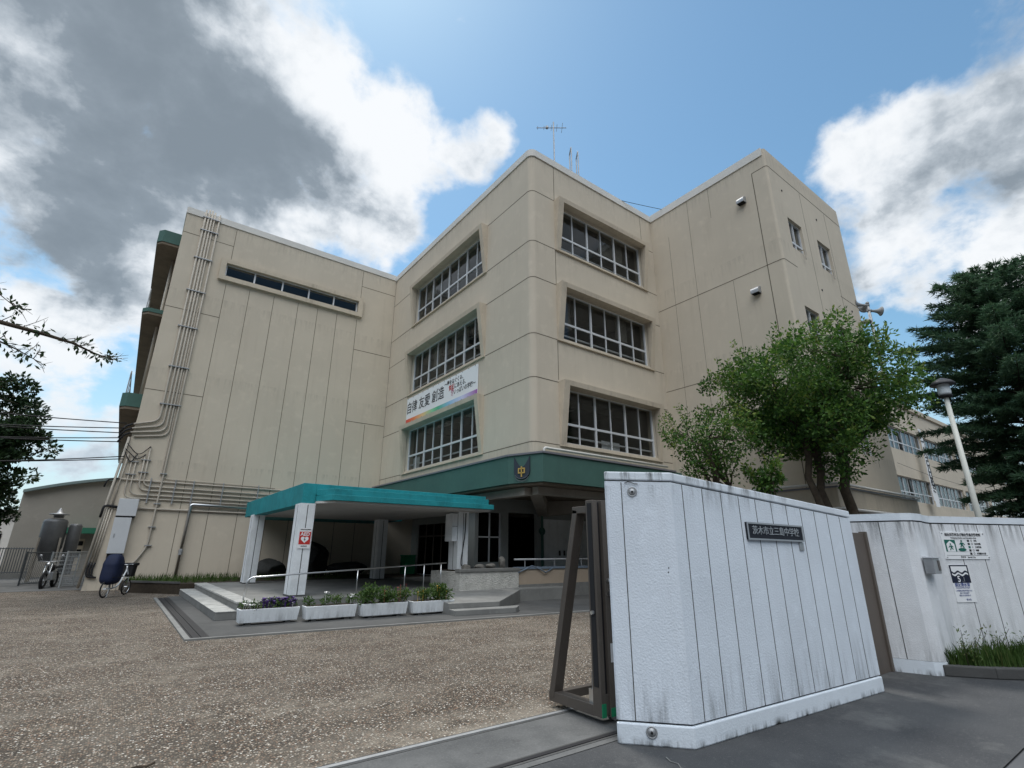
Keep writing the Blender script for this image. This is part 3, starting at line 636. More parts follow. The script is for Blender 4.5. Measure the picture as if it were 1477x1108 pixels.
b = MB(); b.tube([(14.18, 16.9, .5), (14.18, 16.9, 3.0)], .05, 8); b.lathe((14.2, 16.93, 2.25), [(.0, 0), (.16, 0), (.16, -.03), (0, -.03)], 20, axis='Y'); b.build('wall_dial', m_green, bld)
# ---- crest on the chamfer
ca, cb = Vector((9.90, 13.50)), Vector((10.36, 12.25)); cd_ = (cb-ca).normalized(); cn = Vector((cd_.y, -cd_.x))
if cn.x > 0: cn = -cn
cc = ca.lerp(cb, .42); PC = lambda u, z, d: (cc.x+cd_.x*u-cn.x*d, cc.y+cd_.y*u-cn.y*d, z)
b = MB(); ring = []
for k in range(13): t = math.pi*k/12; ring.append((-.30*math.cos(t), 3.92-.25*math.sin(t)))
topc = [(.30-.6*k/10, 4.40-.34*math.sin(math.pi*k/10)) for k in range(11)]
ring = ring+topc; n = len(ring); i0 = len(b.v)
for d in (.0, -.05): b.v += [PC(u, z, d) for u, z in ring]
mid = len(b.v)
b.f += [tuple(i0+n+k for k in range(n))] + [(i0+k, i0+(k+1) % n, i0+n+(k+1) % n, i0+n+k) for k in range(n)]; b.m += [0]*(n+1)
for j, zz in enumerate((3.88, 3.80)):
    for k in range(10):
        ta, tb = math.pi*(.12+.76*k/10), math.pi*(.12+.76*(k+1)/10); rr = .27
        b.solid(PC, [(-rr*math.cos(ta), zz-.2*math.sin(ta), -.051), (-rr*math.cos(tb), zz-.2*math.sin(tb), -.051), (-rr*math.cos(tb), zz-.2*math.sin(tb), -.058), (-rr*math.cos(ta), zz-.2*math.sin(ta), -.058), (-rr*math.cos(ta), zz-.2*math.sin(ta)+.014, -.051), (-rr*math.cos(tb), zz-.2*math.sin(tb)+.014, -.051), (-rr*math.cos(tb), zz-.2*math.sin(tb)+.014, -.058), (-rr*math.cos(ta), zz-.2*math.sin(ta)+.014, -.058)], 1)
cr_ = b.build('crest', [m_crest, m_gutter], bld)
b = MB(); g0, g1 = -.052, -.075
for a, c, e, f in ((-.02, .02, 3.74, 4.08), (-.13, .13, 3.99, 4.03), (-.13, .13, 3.85, 3.89), (-.13, -.09, 3.89, 3.99), (.09, .13, 3.89, 3.99)): b.lbox(PC, a, c, e, f, g0, g1)
b.build('crest_letter', m_gold, cr_)
# ---- balconies on the far left side
for z0, z1, xx, col in ((15.0, 15.72, -1.22, m_green), (11.42, 11.72, -1.10, m_green), (7.05, 7.75, -1.05, m_green)):
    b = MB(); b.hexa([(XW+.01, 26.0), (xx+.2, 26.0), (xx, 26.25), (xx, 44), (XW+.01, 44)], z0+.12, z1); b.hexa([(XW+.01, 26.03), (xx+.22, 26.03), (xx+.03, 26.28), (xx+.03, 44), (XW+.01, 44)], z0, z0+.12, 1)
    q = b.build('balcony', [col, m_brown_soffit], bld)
    if z0 < 12:
        t = MB(); zt = z1+1.0
        t.tube(fillet([(xx+.12, 26.15, z1), (xx+.12, 26.15, zt), (xx+.12, 43.5, zt)], .15), .025, 6)
        for k in range(12): t.tube([(xx+.12, 27.6+1.4*k, z1), (xx+.12, 27.6+1.4*k, zt)], .018, 6)
        t.build('balcony_rail', m_galv, q)
b = MB()
for y in (27.5, 31.0): b.tube([(XW-.12, y, 7.8), (XW-.12, y, 15.0)], .06, 8)
b.build('downpipe', m_pipe, bld, smooth=True)
# ---- conduits on the end wall
def pw(*a, d=.07): return [(x, YW-d, z) for x, z in a]
runs = [([(.40, 17.0), (.42, 6.55), (-.40, 6.30)], .040), ([(.53, 17.05), (.58, 6.35), (-.42, 6.12)], .040), ([(.65, 17.05), (.71, 6.15), (-.44, 5.95)], .040), ([(.77, 17.0), (.83, 5.98), (-.30, 5.8)], .032),
        ([(.90, 12.0), (.90, 4.4), (1.05, 4.2), (5.3, 4.12)], .016), ([(.98, 16.95), (1.0, 7.2), (.95, 1.55), (.62, .93), (.3, .92)], .038),
        ([(-.42, 4.08), (10.2, 4.02)], .032), ([(.34, 5.45), (.36, 3.86), (10.2, 3.76)], .032), ([(.22, 5.10), (.24, 3.70), (10.2, 3.58)], .032), ([(-.04, 5.1), (-.02, 3.52), (10.2, 3.42)], .030), ([(-.18, 5.05), (-.17, 3.38), (10.2, 3.27)], .026),
        ([(.38, 3.0), (10.2, 2.93)], .036), ([(-.44, 5.75), (-.86, .10)], .045), ([(-.58, 2.95), (-.70, .95)], .028), ([(-.50, 2.95), (-.62, .95)], .028), ([(-.42, 2.95), (-.54, .95)], .028), ([(-.33, 5.1), (-.46, 2.9)], .032)]
for pts, r in runs:
    b = MB(); b.tube(fillet(pw(*pts, d=.02+r), .28 if len(pts) > 2 else .1, 6), r, 8); b.build('conduit', m_pipe, bld, smooth=True)
b = MB()
for z in (16.6, 15.9, 14.4, 12.7, 10.9, 9.0, 7.3): b.lbox(PW, .30, 1.06, z-.02, z+.02, -.115, 0)
for x in (.6, 1.45, 2.1, 3.2, 4.6, 6.2, 7.8, 9.4): b.lbox(PW, x-.02, x+.02, 3.2, 4.2, -.10, 0)
for z in (4.4, 3.2, 2.3, 1.6): b.lbox(PW, .85, 1.09, z-.018, z+.018, -.10, 0)
for z in (4.9, 4.4): b.lbox(PW, .12, .45, z-.015, z+.015, -.09, 0); b.lbox(PW, -.28, .05, z-.12, z-.09, -.09, 0)
b.build('pipe_clamp', m_galv, bld)
b = MB(); b.tube(fillet(pw((4.6, 3.18), (2.14, 3.23), (2.08, .46), d=.11), .1), .065, 10); b.build('flue_pipe', m_steel, bld, smooth=True)
b = MB(); b.lathe((2.10, YW-.11, 1.25), [(.075, 0), (.075, .12), (.085, .12), (.085, .2), (.07, .2)], 10); b.build('pipe_collar', m_galv, bld)
sl_ = [(((-.42, 6.30-.18*k), (-.62, 6.2-.18*k), (-.78, 5.9-.2*k)), .06, .15, .035) for k in range(3)]
sl_ += [(((-.42, 4.08), (-.78, 4.05), (-.84, 3.75)), .06, .15, .03), (((-.26, 3.0), (-.68, 3.06), (-.72, 2.6)), .08, .12, .05)]
sl_ += [(((-.70+.08*k, .98), (-.74+.08*k, .75), (-.70+.08*k, .48), (-.40, .45)), .07, .12, .034) for k in range(3)]
sl_ += [(p, .09, .3, .018) for p in (((-.45, 5.5), (0., 5.0), (.34, 5.46)), ((-.5, 5.3), (0, 4.85), (.24, 5.12)), ((-.5, 5.2), (-.2, 4.7), (-.04, 5.12)))]
for pts, d, r_, w_ in sl_: b = MB(); b.tube(fillet(pw(*pts, d=d), r_), w_, 7); b.build('cable_sleeve', m_black, bld, smooth=True)
# small holes, vent hoods
b = MB()
for x, z in ((18.6, 15.2), (21.6, 15.15), (20.6, 11.4), (23.4, 11.3), (19.0, 7.6)): b.lathe((x, Y2+.01, z), [(.001, -.03), (.045, -.03), (.045, .02), (.001, .02)], 10, axis='Y')
b.build('weep_hole', m_black, bld)
for z in (14.94, 10.88):
    b = MB(); n = 10
    prof = [(.0, 0), (.0, .28)] + [(.24*math.sin(math.pi/2*k/6), .10+.18*math.cos(math.pi/2*k/6)) for k in range(1, 7)] + [(.24, 0)]
    i0 = len(b.v)
    for y in (7.99, 8.29): b.v += [(X2-d, y, z-.14+h) for d, h in prof]
    n = len(prof); b.f += [tuple(i0+k for k in range(n)), tuple(i0+n+k for k in range(n-1, -1, -1))]+[(i0+k, i0+(k+1) % n, i0+n+(k+1) % n, i0+n+k) for k in range(n)]; b.m += [0]*(n+2)
    h = b.build('vent_hood', m_galv, bld)
    t = MB(); t.box(X2-.21, X2-.02, 8.01, 8.27, z-.16, z-.142); t.build('vent_opening', m_dark, h)
# ---- rear seating
b = MB(); b.box(X2-3, X2-2.9, 6, 6.1, 0, .1)
# roof things
t = thing('roof_antenna', (12.7, 13.9, TOP), 'thin television antenna mast standing on the roof corner', 'antenna')
b = MB(); b.tube([(12.7, 13.9, TOP-.1), (12.7, 13.9, 20.7)], .03, 6); b.build('mast', m_galv, t)
b = MB(); dr = Vector((.80, -.60, 0)); c0 = Vector((12.7, 13.9, 20.35)); b.tube([c0-dr*.8, c0+dr*.6], .018, 6)
for k, L_ in ((-.75, .1), (-.45, .13), (-.1, .18), (.15, .22), (.4, .3)): q = c0+dr*k; e = Vector((.6, .8, 0)); b.tube([q-e*L_, q+e*L_], .01, 5)
b.lathe((12.45, 14.08, 20.30), [(.01, 0), (.07, .02), (.07, .12), (.01, .14)], 8); b.build('antenna_array', m_galv, t)
t = thing('roof_ladder', (13.1, 13.2, TOP), 'pair of hooped grey ladder rails at the parapet beside the antenna', 'ladder rail')
for k in range(2):
    b = MB(); x = 13.0+.42*k; b.tube(fillet([(x, 13.1, TOP-.2), (x, 13.1, TOP+2.0), (x+.28, 13.5, TOP+2.0), (x+.28, 13.5, TOP-.1)], .05), .026, 6); b.build('ladder_hoop', m_galv, t)
b = MB(); b.tube([(13.0, 13.1, TOP+.3), (13.42, 13.1, TOP+.3)], .02, 6); b.box(12.7, 14.6, 13.15, 13.4, TOP-.1, TOP+.10); b.build('hatch_frame', m_galv, t)
b = MB(); p0, p1 = Vector((13.6, 13.3, TOP+.1)), Vector((17.9, 11.8, TOP+.05)); b.tube([p0.lerp(p1, k/10)-Vector((0, 0, .5*math.sin(math.pi*k/10)*.6-.25*math.sin(math.pi*k/10))) for k in range(11)], .012, 5)
tag(b.build('roof_cable', m_black), 'black cable slung over the roof between main block and right wing', 'cable')

# ------------------------------------------------------------------ entrance platform, canopy
PZ = .36
pt = thing('entrance_steps', (5, 15, 0), 'pale concrete entrance platform with worn edge steps under the teal canopy', 'steps')
b = MB(); b.box(2.42, 12.3, 13.5, 21.6, 0, PZ-.01); b.box(8.2, 12.3, 13.2, 17.2, 0, PZ-.012); b.build('platform', mat('platform_slab', (.20, .20, .19), .9, var=.25, vscale=1.5, bump=.2, bscale=60), pt)
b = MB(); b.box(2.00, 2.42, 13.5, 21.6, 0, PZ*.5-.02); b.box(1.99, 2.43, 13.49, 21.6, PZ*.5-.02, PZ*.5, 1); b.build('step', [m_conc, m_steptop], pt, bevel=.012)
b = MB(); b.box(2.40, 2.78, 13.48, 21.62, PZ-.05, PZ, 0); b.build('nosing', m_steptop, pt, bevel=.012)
b = MB(); zz = lambda x, y: .25+.11*(y-11.6)/1.9
b.hexa([(6.75, 11.6), (8.15, 11.45), (10.5, 13.49), (6.75, 13.49)], 0, lambda x, y: zz(x, y)); b.hexa([(6.7, 11.22), (8.35, 11.0), (8.75, 11.4), (8.16, 11.44), (6.75, 11.59)], 0, .125); b.build('step', [m_conc], pt, bevel=.01)
cp = thing('entrance_canopy', (6.5, 17, PZ), 'teal flat roofed entrance canopy on white posts in front of the green band', 'canopy')
b = MB(); b.box(3.72, 4.06, 14.34, 22.1, 2.64, 3.19); b.box(3.73, 9.5, 21.7, 22.09, 2.66, 3.185)
b.hexa([(4.06, 14.34), (9.6, 14.34), (9.6, 14.6), (4.06, 14.6)], 2.9, 3.188); b.box(4.06, 9.6, 14.6, 21.7, 2.95, 3.18); b.box(4.6, 10.2, 22.09, 25.25, 2.72, 3.0); b.build('roof', m_teal, cp, bevel=.008)  # last slab, hidden at the rear, is added to shade the wall behind
b = MB(); b.hexa([(4.07, 14.32), (4.35, 13.72), (9.30, 13.72), (9.30, 14.32)], 2.87, 3.03); b.hexa([(4.07, 14.31), (4.30, 13.60), (9.42, 13.60), (9.42, 14.31)], 2.72, 2.865); b.hexa([(4.065, 14.6), (9.5, 14.6), (9.5, 14.33), (4.065, 14.33)], 2.70, 2.862); b.build('fascia', m_teal, cp, bevel=.006)
b = MB(); b.hexa([(4.07, 14.2), (4.38, 13.68), (9.34, 13.68), (9.34, 21.6), (4.07, 21.6)], 2.66, 2.715); b.build('soffit', m_soffit, cp)
for x, y in ((3.70, 14.32), (3.70, 20.35), (8.62, 14.42), (8.4, 20.3)):
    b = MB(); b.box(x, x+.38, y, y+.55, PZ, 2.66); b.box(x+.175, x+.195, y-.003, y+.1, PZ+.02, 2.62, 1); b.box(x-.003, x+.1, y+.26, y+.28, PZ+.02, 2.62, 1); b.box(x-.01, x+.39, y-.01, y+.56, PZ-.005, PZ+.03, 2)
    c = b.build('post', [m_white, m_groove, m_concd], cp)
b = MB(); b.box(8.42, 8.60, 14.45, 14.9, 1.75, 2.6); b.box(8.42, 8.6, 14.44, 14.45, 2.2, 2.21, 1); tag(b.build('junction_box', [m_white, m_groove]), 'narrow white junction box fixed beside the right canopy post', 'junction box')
b = MB(); b.tube(fillet([(8.88, 14.40, 2.62), (8.86, 14.39, 1.9), (8.74, 14.39, 1.2), (8.75, 14.39, .98), (9.1, 14.2, .96)], .3), .014, 6); tag(b.build('loose_cable', m_black), 'black cable hanging down the right canopy post', 'cable')
rl = thing('handrail', (5.3, 14.1, PZ), 'stainless handrail rising along the platform edge behind the planters', 'handrail')
path = fillet([(2.62, 14.1, PZ), (2.66, 14.1, .84), (8.05, 14.1, 1.12)], .14, 6)
b = MB(); b.tube(path, .021, 10); b.build('rail', m_steel, rl, smooth=True)
for x in (5.34, 6.72, 7.32, 7.88): b = MB(); b.tube([(x, 14.1, PZ-.02), (x, 14.1, .84+(x-2.66)/5.39*.28)], .016, 8); b.build('post', m_steel, rl, smooth=True)
# stone planter and tan wall
pl = thing('stone_planter', (9.4, 14.0, PZ), 'rough white split stone planter bed at the end of the entrance platform', 'planter')
m_split = mat('split_stone', (.58, .57, .53), .95, var=.25, vscale=5, bump=1.0, bscale=22, bdist=.05)
b = MB(); b.hexa([(8.25, 13.62), (10.62, 13.86), (10.62, 15.4), (8.25, 15.4)], .0, .86); b.build('wall', m_split, pl)
b = MB(); b.hexa([(8.22, 13.58), (10.64, 13.82), (10.64, 14.1), (8.22, 13.86)], .86, .95); b.build('coping', m_conc, pl, bevel=.01)
b = MB(); b.hexa([(8.5, 13.9), (10.6, 14.1), (10.6, 15.39), (8.5, 15.39)], .861, .90); b.build('soil', m_soil, pl)
tw = thing('ramp_wall', (14, 14, 0), 'low tan tiled wall on a grey concrete base below the green band', 'wall')
b = MB(); b.box(10.65, 17.6, 13.92, 14.12, .43, .90); b.build('tile_face', m_tan, tw)
b = MB(); b.box(10.63, 17.6, 13.86, 14.14, 0, .428); b.build('base', m_conc, tw)
m_bluegrey = mat('bluegrey_paint', (.15, .19, .24), .6); b = MB(); b.box(10.6, 17.6, 13.88, 14.16, .90, .965); b.build('coping', m_bluegrey, tw)
b = MB(); b.tube([(10.55, 14.02, 1.2), (17.6, 14.02, 1.2)], .03, 10); b.build('rail', m_galv, tw, smooth=True)
for x in (11.0, 12.3, 13.6, 14.9, 16.2): b = MB(); b.tube([(x, 14.02, .96), (x, 14.02, 1.2)], .018, 8); b.build('rail_post', m_galv, tw)
b = MB(); b.tube([(10.6, 13.86, .80), (10.9, 13.86, .90), (11.2, 13.9, 1.0), (11.5, 13.86, .9), (11.75, 13.84, .78), (12.0, 13.86, .88), (12.3, 13.95, .98)], .022, 6); tag(b.build('garden_hose', m_bluegrey, smooth=True), 'blue grey hose looped over the tan wall', 'hose')
# things standing on the stone planter
def lump(name, c, r, m, squash=(1, 1, 1), seed=1, parent=None, rough=.35, sub=3):
    bm = bmesh.new(); bmesh.ops.create_icosphere(bm, subdivisions=sub, radius=1); rn = random.Random(seed); ph = [rn.uniform(0, 6) for _ in range(9)]
    pl_ = [(Vector((rn.gauss(0, 1), rn.gauss(0, 1), rn.gauss(0, 1))).normalized(), rn.uniform(.62, .95)) for _ in range(11)]
    for v in bm.verts:
        d = v.co.normalized(); k = 1 + rough*.35*(math.sin(2.3*d.x*2+ph[0])+math.sin(2.1*d.y*2+ph[1])+math.sin(2.7*d.z*2+ph[2]))/2
        for nn, h in pl_:
            q = d.dot(nn)
            if q > .05: k = min(k, h/q*1.05)
        v.co = Vector((d.x*squash[0], d.y*squash[1], d.z*squash[2]))*k*r
    zmin = min(v.co.z for v in bm.verts)
    me = bpy.data.meshes.new(name); bm.to_mesh(me); bm.free(); me.materials.append(m); o = bpy.data.objects.new(name, me); COL.objects.link(o); o.location = (c[0], c[1], c[2]-zmin*.86)
    return o
m_stone2 = mat('pale_garden_stone', (.20, .19, .17), .9, var=.3, vscale=6, bump=.5, bscale=20)
for i, (x, y, r, sq, lab) in enumerate(((8.75, 14.1, .14, (1, 1, .8), 'small grey stone at the left end of the stone planter'), (9.3, 14.2, .15, (1.3, 1, .7), 'flat grey stone lying left of centre on the stone planter'), (9.78, 14.25, .13, (1.3, 1, .8), 'low rounded stone right of centre on the stone planter'), (10.25, 14.3, .15, (.8, .8, 1.5), 'tall upright stone at the right end of the stone planter'))):
    tag(lump('stone', (x, y, .90), r, m_stone2, sq, 20+i), lab, 'stone', 'stones on the stone planter')
# ------------------------------------------------------------------ planters with flowers
def planter(x0, x1, y0, lab):
    t = thing('flower_planter', ((x0+x1)/2, y0+.15, 0), lab, 'planter', 'white planter boxes along the platform')
    b = MB(); w = .34; tp = .03
    i = [(x0+tp, y0+tp), (x1-tp, y0+tp), (x1-tp, y0+w-tp), (x0+tp, y0+w-tp)]; o_ = [(x0, y0), (x1, y0), (x1, y0+w), (x0, y0+w)]
    b.hexa(i, .05, .31, 0, o_); b.build('trough', m_white, t, bevel=.008)
    b = MB(); b.box(x0+.03, x1-.03, y0+.03, y0+w-.03, .305, .318); b.build('soil', m_soil, t)
    for x in (x0+.16, x1-.26): b = MB(); b.box(x, x+.10, y0+.05, y0+w-.05, .008, .05); b.build('foot', m_concd, t)
    return t
PLN = [(2.25, 3.44, 12.28, 'white concrete planter of purple and white petunias, farthest left'), (3.52, 4.66, 12.13, 'white concrete planter with sparse white marigolds'),
       (4.73, 5.85, 11.98, 'white concrete planter overgrown with tall wispy green plants'), (5.93, 7.06, 11.86, 'white concrete planter of low bushes with yellow blooms nearest the side steps')]
for a in PLN: planter(*a)
def leaf_cloud(centers, radii, per, size, asp=.5, up=.3, droop=0.0, seed=0, shell=.0):
    """leaf blades scattered through clumps: V, F, tone"""
    rg = np.random.default_rng(seed); Vs = []; tn = []
    for (c, r) in zip(centers, radii):
        n = per if np.isscalar(per) else per[0]
        d = rg.normal(size=(n, 3)); d /= np.linalg.norm(d, axis=1)[:, None]; rad = rg.random(n)**(1/3)
        if shell: rad = shell+(1-shell)*rad
        p = np.array(c)+d*rad[:, None]*np.array(r)
        ax = d*.8+rg.normal(size=(n, 3))*.6+np.array([0, 0, up-droop]); ax /= np.linalg.norm(ax, axis=1)[:, None]
        sd = np.cross(ax, rg.normal(size=(n, 3))); sd /= np.linalg.norm(sd, axis=1)[:, None]
        L = size*(.6+.8*rg.random(n))[:, None]; W = L*asp*.5
        Vs.append(np.stack([p, p+ax*L*.5+sd*W, p+ax*L, p+ax*L*.5-sd*W], 1)); tn.append(np.clip(.38+.24*rg.normal(size=n)+.10*rg.normal(), 0, .9))
    V = np.concatenate(Vs).reshape(-1, 3); F = np.arange(len(V)).reshape(-1, 4); return V, F, np.concatenate(tn)
def plant(lab, cat, x, y, z, w, h, leaf, n, seed, m=None, blooms=(), group=None, spread=1.0):
    t = thing('flowering_plant', (x, y, z), lab, cat, group); rg = random.Random(seed)
    cs = [(x+rg.uniform(-w, w)*.85, y+rg.uniform(-.11, .10), z+h*rg.uniform(.15, .9)) for _ in range(max(4, int(w*46)))]
    V, F, T = leaf_cloud(cs, [(.09*spread, .08*spread, .07*spread)]*len(cs), n, leaf, .45, .3, seed=seed); cloud_mesh('foliage', V, F, T, m or m_hedge, t)
    b = MB()
    for c in cs: b.tube([(c[0]*.6+x*.4, y, z-.02), c], .004, 4)
    b.build('stem', m_soil, t)['kind'] = 'stuff'
    for name, mm, cnt, r, zr in blooms:
        for k in range(cnt):
            px, py, pz = x+rg.uniform(-w, w)*.95, y+rg.uniform(-.13, .08), z+h*rg.uniform(*zr)
            b = MB()
            for q in range(6):
                a = q*math.pi/3+rg.random(); dx, dy = math.cos(a)*r, math.sin(a)*r; tz = rg.uniform(.2, .6)*r
                b.quad((px, py, pz), (px+dx*.7-dy*.4, py+dy*.7+dx*.4, pz+tz*.6), (px+dx, py+dy, pz+tz), (px+dx*.7+dy*.4, py+dy*.7-dx*.4, pz+tz*.6))
            b.lathe((px, py, pz), [(.001, -r*.35), (r*.5, -r*.1), (r*.55, r*.2), (.001, r*.4)], 7)
            b.tube([(px, py, z), (px, py, pz)], .003, 4); b.build(name, mm, t)
    return t
Zs = .315
plant('white petunia at the left end of the first planter', 'flower', 2.46, 12.44, Zs, .17, .11, .05, 40, 1, blooms=[('flower_head', m_petw, 20, .045, (.5, 1.1))])
plant('purple petunias with scattered white blooms filling the first planter', 'flower', 3.02, 12.44, Zs, .36, .14, .05, 50, 2, blooms=[('flower_head', m_petp, 75, .042, (.5, 1.3)), ('white_flower_head', m_petw, 6, .034, (.5, 1.0))])
plant('low reddish plant at the left end of the second planter', 'plant', 3.66, 12.3, Zs, .08, .22, .05, 40, 3)
plant('tall white marigold near the left of the second planter', 'flower', 3.98, 12.3, Zs, .07, .20, .05, 50, 4, blooms=[('flower_head', m_petw, 2, .055, (1.2, 1.5))])
plant('short leafy plant in the middle of the second planter', 'plant', 4.22, 12.3, Zs, .13, .16, .05, 40, 5)
plant('white marigolds with three heads at the right of the second planter', 'flower', 4.52, 12.3, Zs, .10, .16, .05, 40, 6, blooms=[('flower_head', m_petw, 3, .055, (.8, 1.4))])
plant('wispy green bush at the left of the third planter', 'plant', 4.98, 12.14, Zs, .24, .36, .07, 70, 7, spread=1.4)
plant('drab bushy plant with tiny pink flowers in the third planter', 'plant', 5.42, 12.14, Zs, .22, .28, .07, 60, 8, blooms=[('flower_head', m_petr, 6, .02, (.9, 1.2))], spread=1.3)
plant('green bush at the right end of the third planter', 'plant', 5.72, 12.14, Zs, .14, .32, .06, 60, 9, blooms=[('flower_head', m_petr, 3, .02, (1., 1.2))], spread=1.2)
plant('low green bush with pale blooms in the fourth planter', 'plant', 6.22, 12.02, Zs, .20, .24, .06, 70, 10, blooms=[('flower_head', m_pety, 4, .022, (.8, 1.2))], spread=1.2)
plant('round dark bush with one large yellow bloom in the fourth planter', 'plant', 6.78, 12.02, Zs, .22, .30, .07, 100, 11, m_hedge, blooms=[('flower_head', m_pety, 5, .03, (.3, 1.1))], spread=1.5)
# ------------------------------------------------------------------ AED sign on the front post
sg = thing('aed_sign', (3.89, 14.31, 1.75), 'red AED sign with a white heart on the front canopy post', 'sign')
ux, uz = Vector((1, 0, 0)), Vector((0, 0, 1)); PS = lambda u, z, d: (3.90+u, 14.305+d, 1.78+z)
b = MB(); b.lbox(PS, -.155, .155, -.27, .24, -.006, .002); b.build('board', m_print_white, sg)
b = MB(); b.lbox(PS, -.145, .145, -.17, .15, -.008, -.006); b.build('red_panel', m_print_red, sg)
text_obj('aed_lettering', 'AED', .12, PS(0, .085, -.010), ux, uz, m_print_white, sg, .001, .003)
b = MB(); hp = []
for k in range(28):
    t = 2*math.pi*k/28; hp.append((.0062*16*math.sin(t)**3, -.045+.0058*(13*math.cos(t)-5*math.cos(2*t)-2*math.cos(3*t)-math.cos(4*t))))
b.quad(*[PS(u, z, -.0095) for u, z in hp]); b.build('heart', m_print_white, sg)
b = MB(); b.quad(*[PS(u, z, -.0105) for u, z in ((.012, .01), (-.03, -.05), (-.002, -.05), (-.016, -.10), (.028, -.035), (.002, -.035))]); b.build('bolt', m_print_black, sg)
text_obj('top_lettering', '自動体外式除細動器', .030, PS(0, .20, -.008), ux, uz, m_print_black, sg, .001, .001); text_obj('bottom_lettering', '設置施設', .04, PS(0, -.215, -.008), ux, uz, m_print_black, sg, .001)
# ------------------------------------------------------------------ banner on the main block
bn = thing('school_banner', (X1, 19.25, 7.35), 'long white motto banner with rainbow lower edge between the upper windows', 'banner')
PB = lambda u, z, d: (X1-.012-.33*max(0, min(1, (7.95-z)/1.1))*0+d, 22.47-u, z)
m_rain = bpy.data.materials.new('rainbow_print'); m_rain.use_nodes = True
nt = m_rain.node_tree; tc = nt.nodes.new('ShaderNodeNewGeometry'); sx_ = nt.nodes.new('ShaderNodeSeparateXYZ'); nt.links.new(tc.outputs['Position'], sx_.inputs[0])
mr = nt.nodes.new('ShaderNodeMapRange'); nt.links.new(sx_.outputs[1], mr.inputs[0]); mr.inputs[1].default_value = 22.47; mr.inputs[2].default_value = 16.03
rp = nt.nodes.new('ShaderNodeValToRGB'); nt.links.new(mr.outputs[0], rp.inputs[0]); e = rp.color_ramp.elements
for pos, c in ((0, (.62, .06, .05)), (.13, (.70, .20, .08)), (.27, (.72, .50, .25)), (.42, (.22, .55, .32)), (.5, (.08, .42, .25)), (.66, (.25, .50, .72)), (.82, (.55, .60, .80)), (1, (.32, .10, .38))):
    if pos in (0, 1): q = e[0] if pos == 0 else e[-1]; q.color = (*c, 1)
    else: q = e.new(pos); q.color = (*c, 1)
nt.links.new(rp.outputs[0], nt.nodes['Principled BSDF'].inputs['Base Color']); nt.nodes['Principled BSDF'].inputs['Roughness'].default_value = .7
b = MB(); b.lbox(PB, 0, 6.44, 7.36, 8.60, -.035, -.005); b.build('sheet', m_print_white, bn)
b = MB(); b.quad(PB(0, 7.36, -.038), PB(6.44, 7.36, -.038), PB(6.44, 7.54, -.038), PB(0, 7.54, -.038)); b.build('rainbow_edge', m_rain, bn)
bx, bz = Vector((0, -1, 0)), Vector((0, 0, 1))
text_obj('motto_lettering', '自律 友愛 創造', .62, PB(1.88, 8.04, -.040), bx, bz, m_print_black, bn, .001, .005, .92)
for z, parts in ((8.36, (('〜夢をはぐくみ、', m_print_black),)), (8.10, (('笑顔', m_print_red), ('にあえる、', m_print_black))), (7.84, (('愛', m_print_mag), ('いっぱいの学校〜', m_print_black)))):
    u = {8.36: 3.75, 8.10: 4.15, 7.84: 4.35}[z]
    for s_, mm in parts:
        sz = .25 if mm is m_print_black else .27; o = text_obj('slogan_lettering', s_, sz, PB(u, z, -.040), bx, bz, mm, bn, .001, .003 if mm is m_print_black else .006, .86, 'LEFT'); u += len(s_)*sz*.86*(1.0)
b = MB()
for k in range(13):
    for z in (8.58, 7.38): b.lathe(PB(.15+.51*k, z, -.045), [(.001, -.01), (.022, -.01), (.022, .01), (.001, .01)], 8, axis='X')
stuffless = b.build('eyelet', m_galv, bn)
# ------------------------------------------------------------------ gate wall with the name plate
A0, A1, A2 = Vector((3.60, 3.34)), Vector((3.99, 2.90)), Vector((7.24, 2.685))
gw = thing('gate_wall', (5.4, 3.0, 0), 'long white roughcast gate wall with vertical grooves and a name plate', 'wall')
dA, dB = (A1-A0).normalized(), (A2-A1).normalized(); nA, nB = Vector((dA.y, -dA.x)), Vector((dB.y, -dB.x))
def inset(k):     # wall plan pushed out by k
    q0 = A0+nA*k-dA*k*.6; 
    m_ = (nA+nB); m_ = m_/m_.length_squared*2
    return [tuple(q0), tuple(A1+m_*k), tuple(A2+nB*k+dB*k), (A2.x+.005+k, 3.34), (A0.x+.0-k*.6, 3.36)]
HT = lambda x, y: 2.215-.065*max(0, x-3.6)
PG_ = inset(0); b = MB()
b.hexa(PG_, .17, lambda x, y: HT(x, y)-.09); gwall = b.build('wall_face', m_wall, gw)
b = MB(); b.hexa(inset(.012), 0, lambda x, y: .155-.0*x); b.build('plinth', m_plinth, gw, bevel=.012)
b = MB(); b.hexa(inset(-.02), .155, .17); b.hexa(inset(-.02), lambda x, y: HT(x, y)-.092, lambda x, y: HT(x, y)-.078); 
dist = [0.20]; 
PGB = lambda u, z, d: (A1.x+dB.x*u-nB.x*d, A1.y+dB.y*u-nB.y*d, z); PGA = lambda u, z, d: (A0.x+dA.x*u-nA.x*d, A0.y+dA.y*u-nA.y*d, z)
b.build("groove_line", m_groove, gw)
b = MB(); b.hexa(inset(.008), lambda x, y: HT(x, y)-.078, HT); b.build('coping', m_wallcap, gw, bevel=.018)
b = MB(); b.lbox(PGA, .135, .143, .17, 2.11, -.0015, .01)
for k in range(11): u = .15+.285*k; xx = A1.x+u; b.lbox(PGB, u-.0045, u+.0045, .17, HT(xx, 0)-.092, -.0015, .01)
b.build('groove', m_groove, gw)
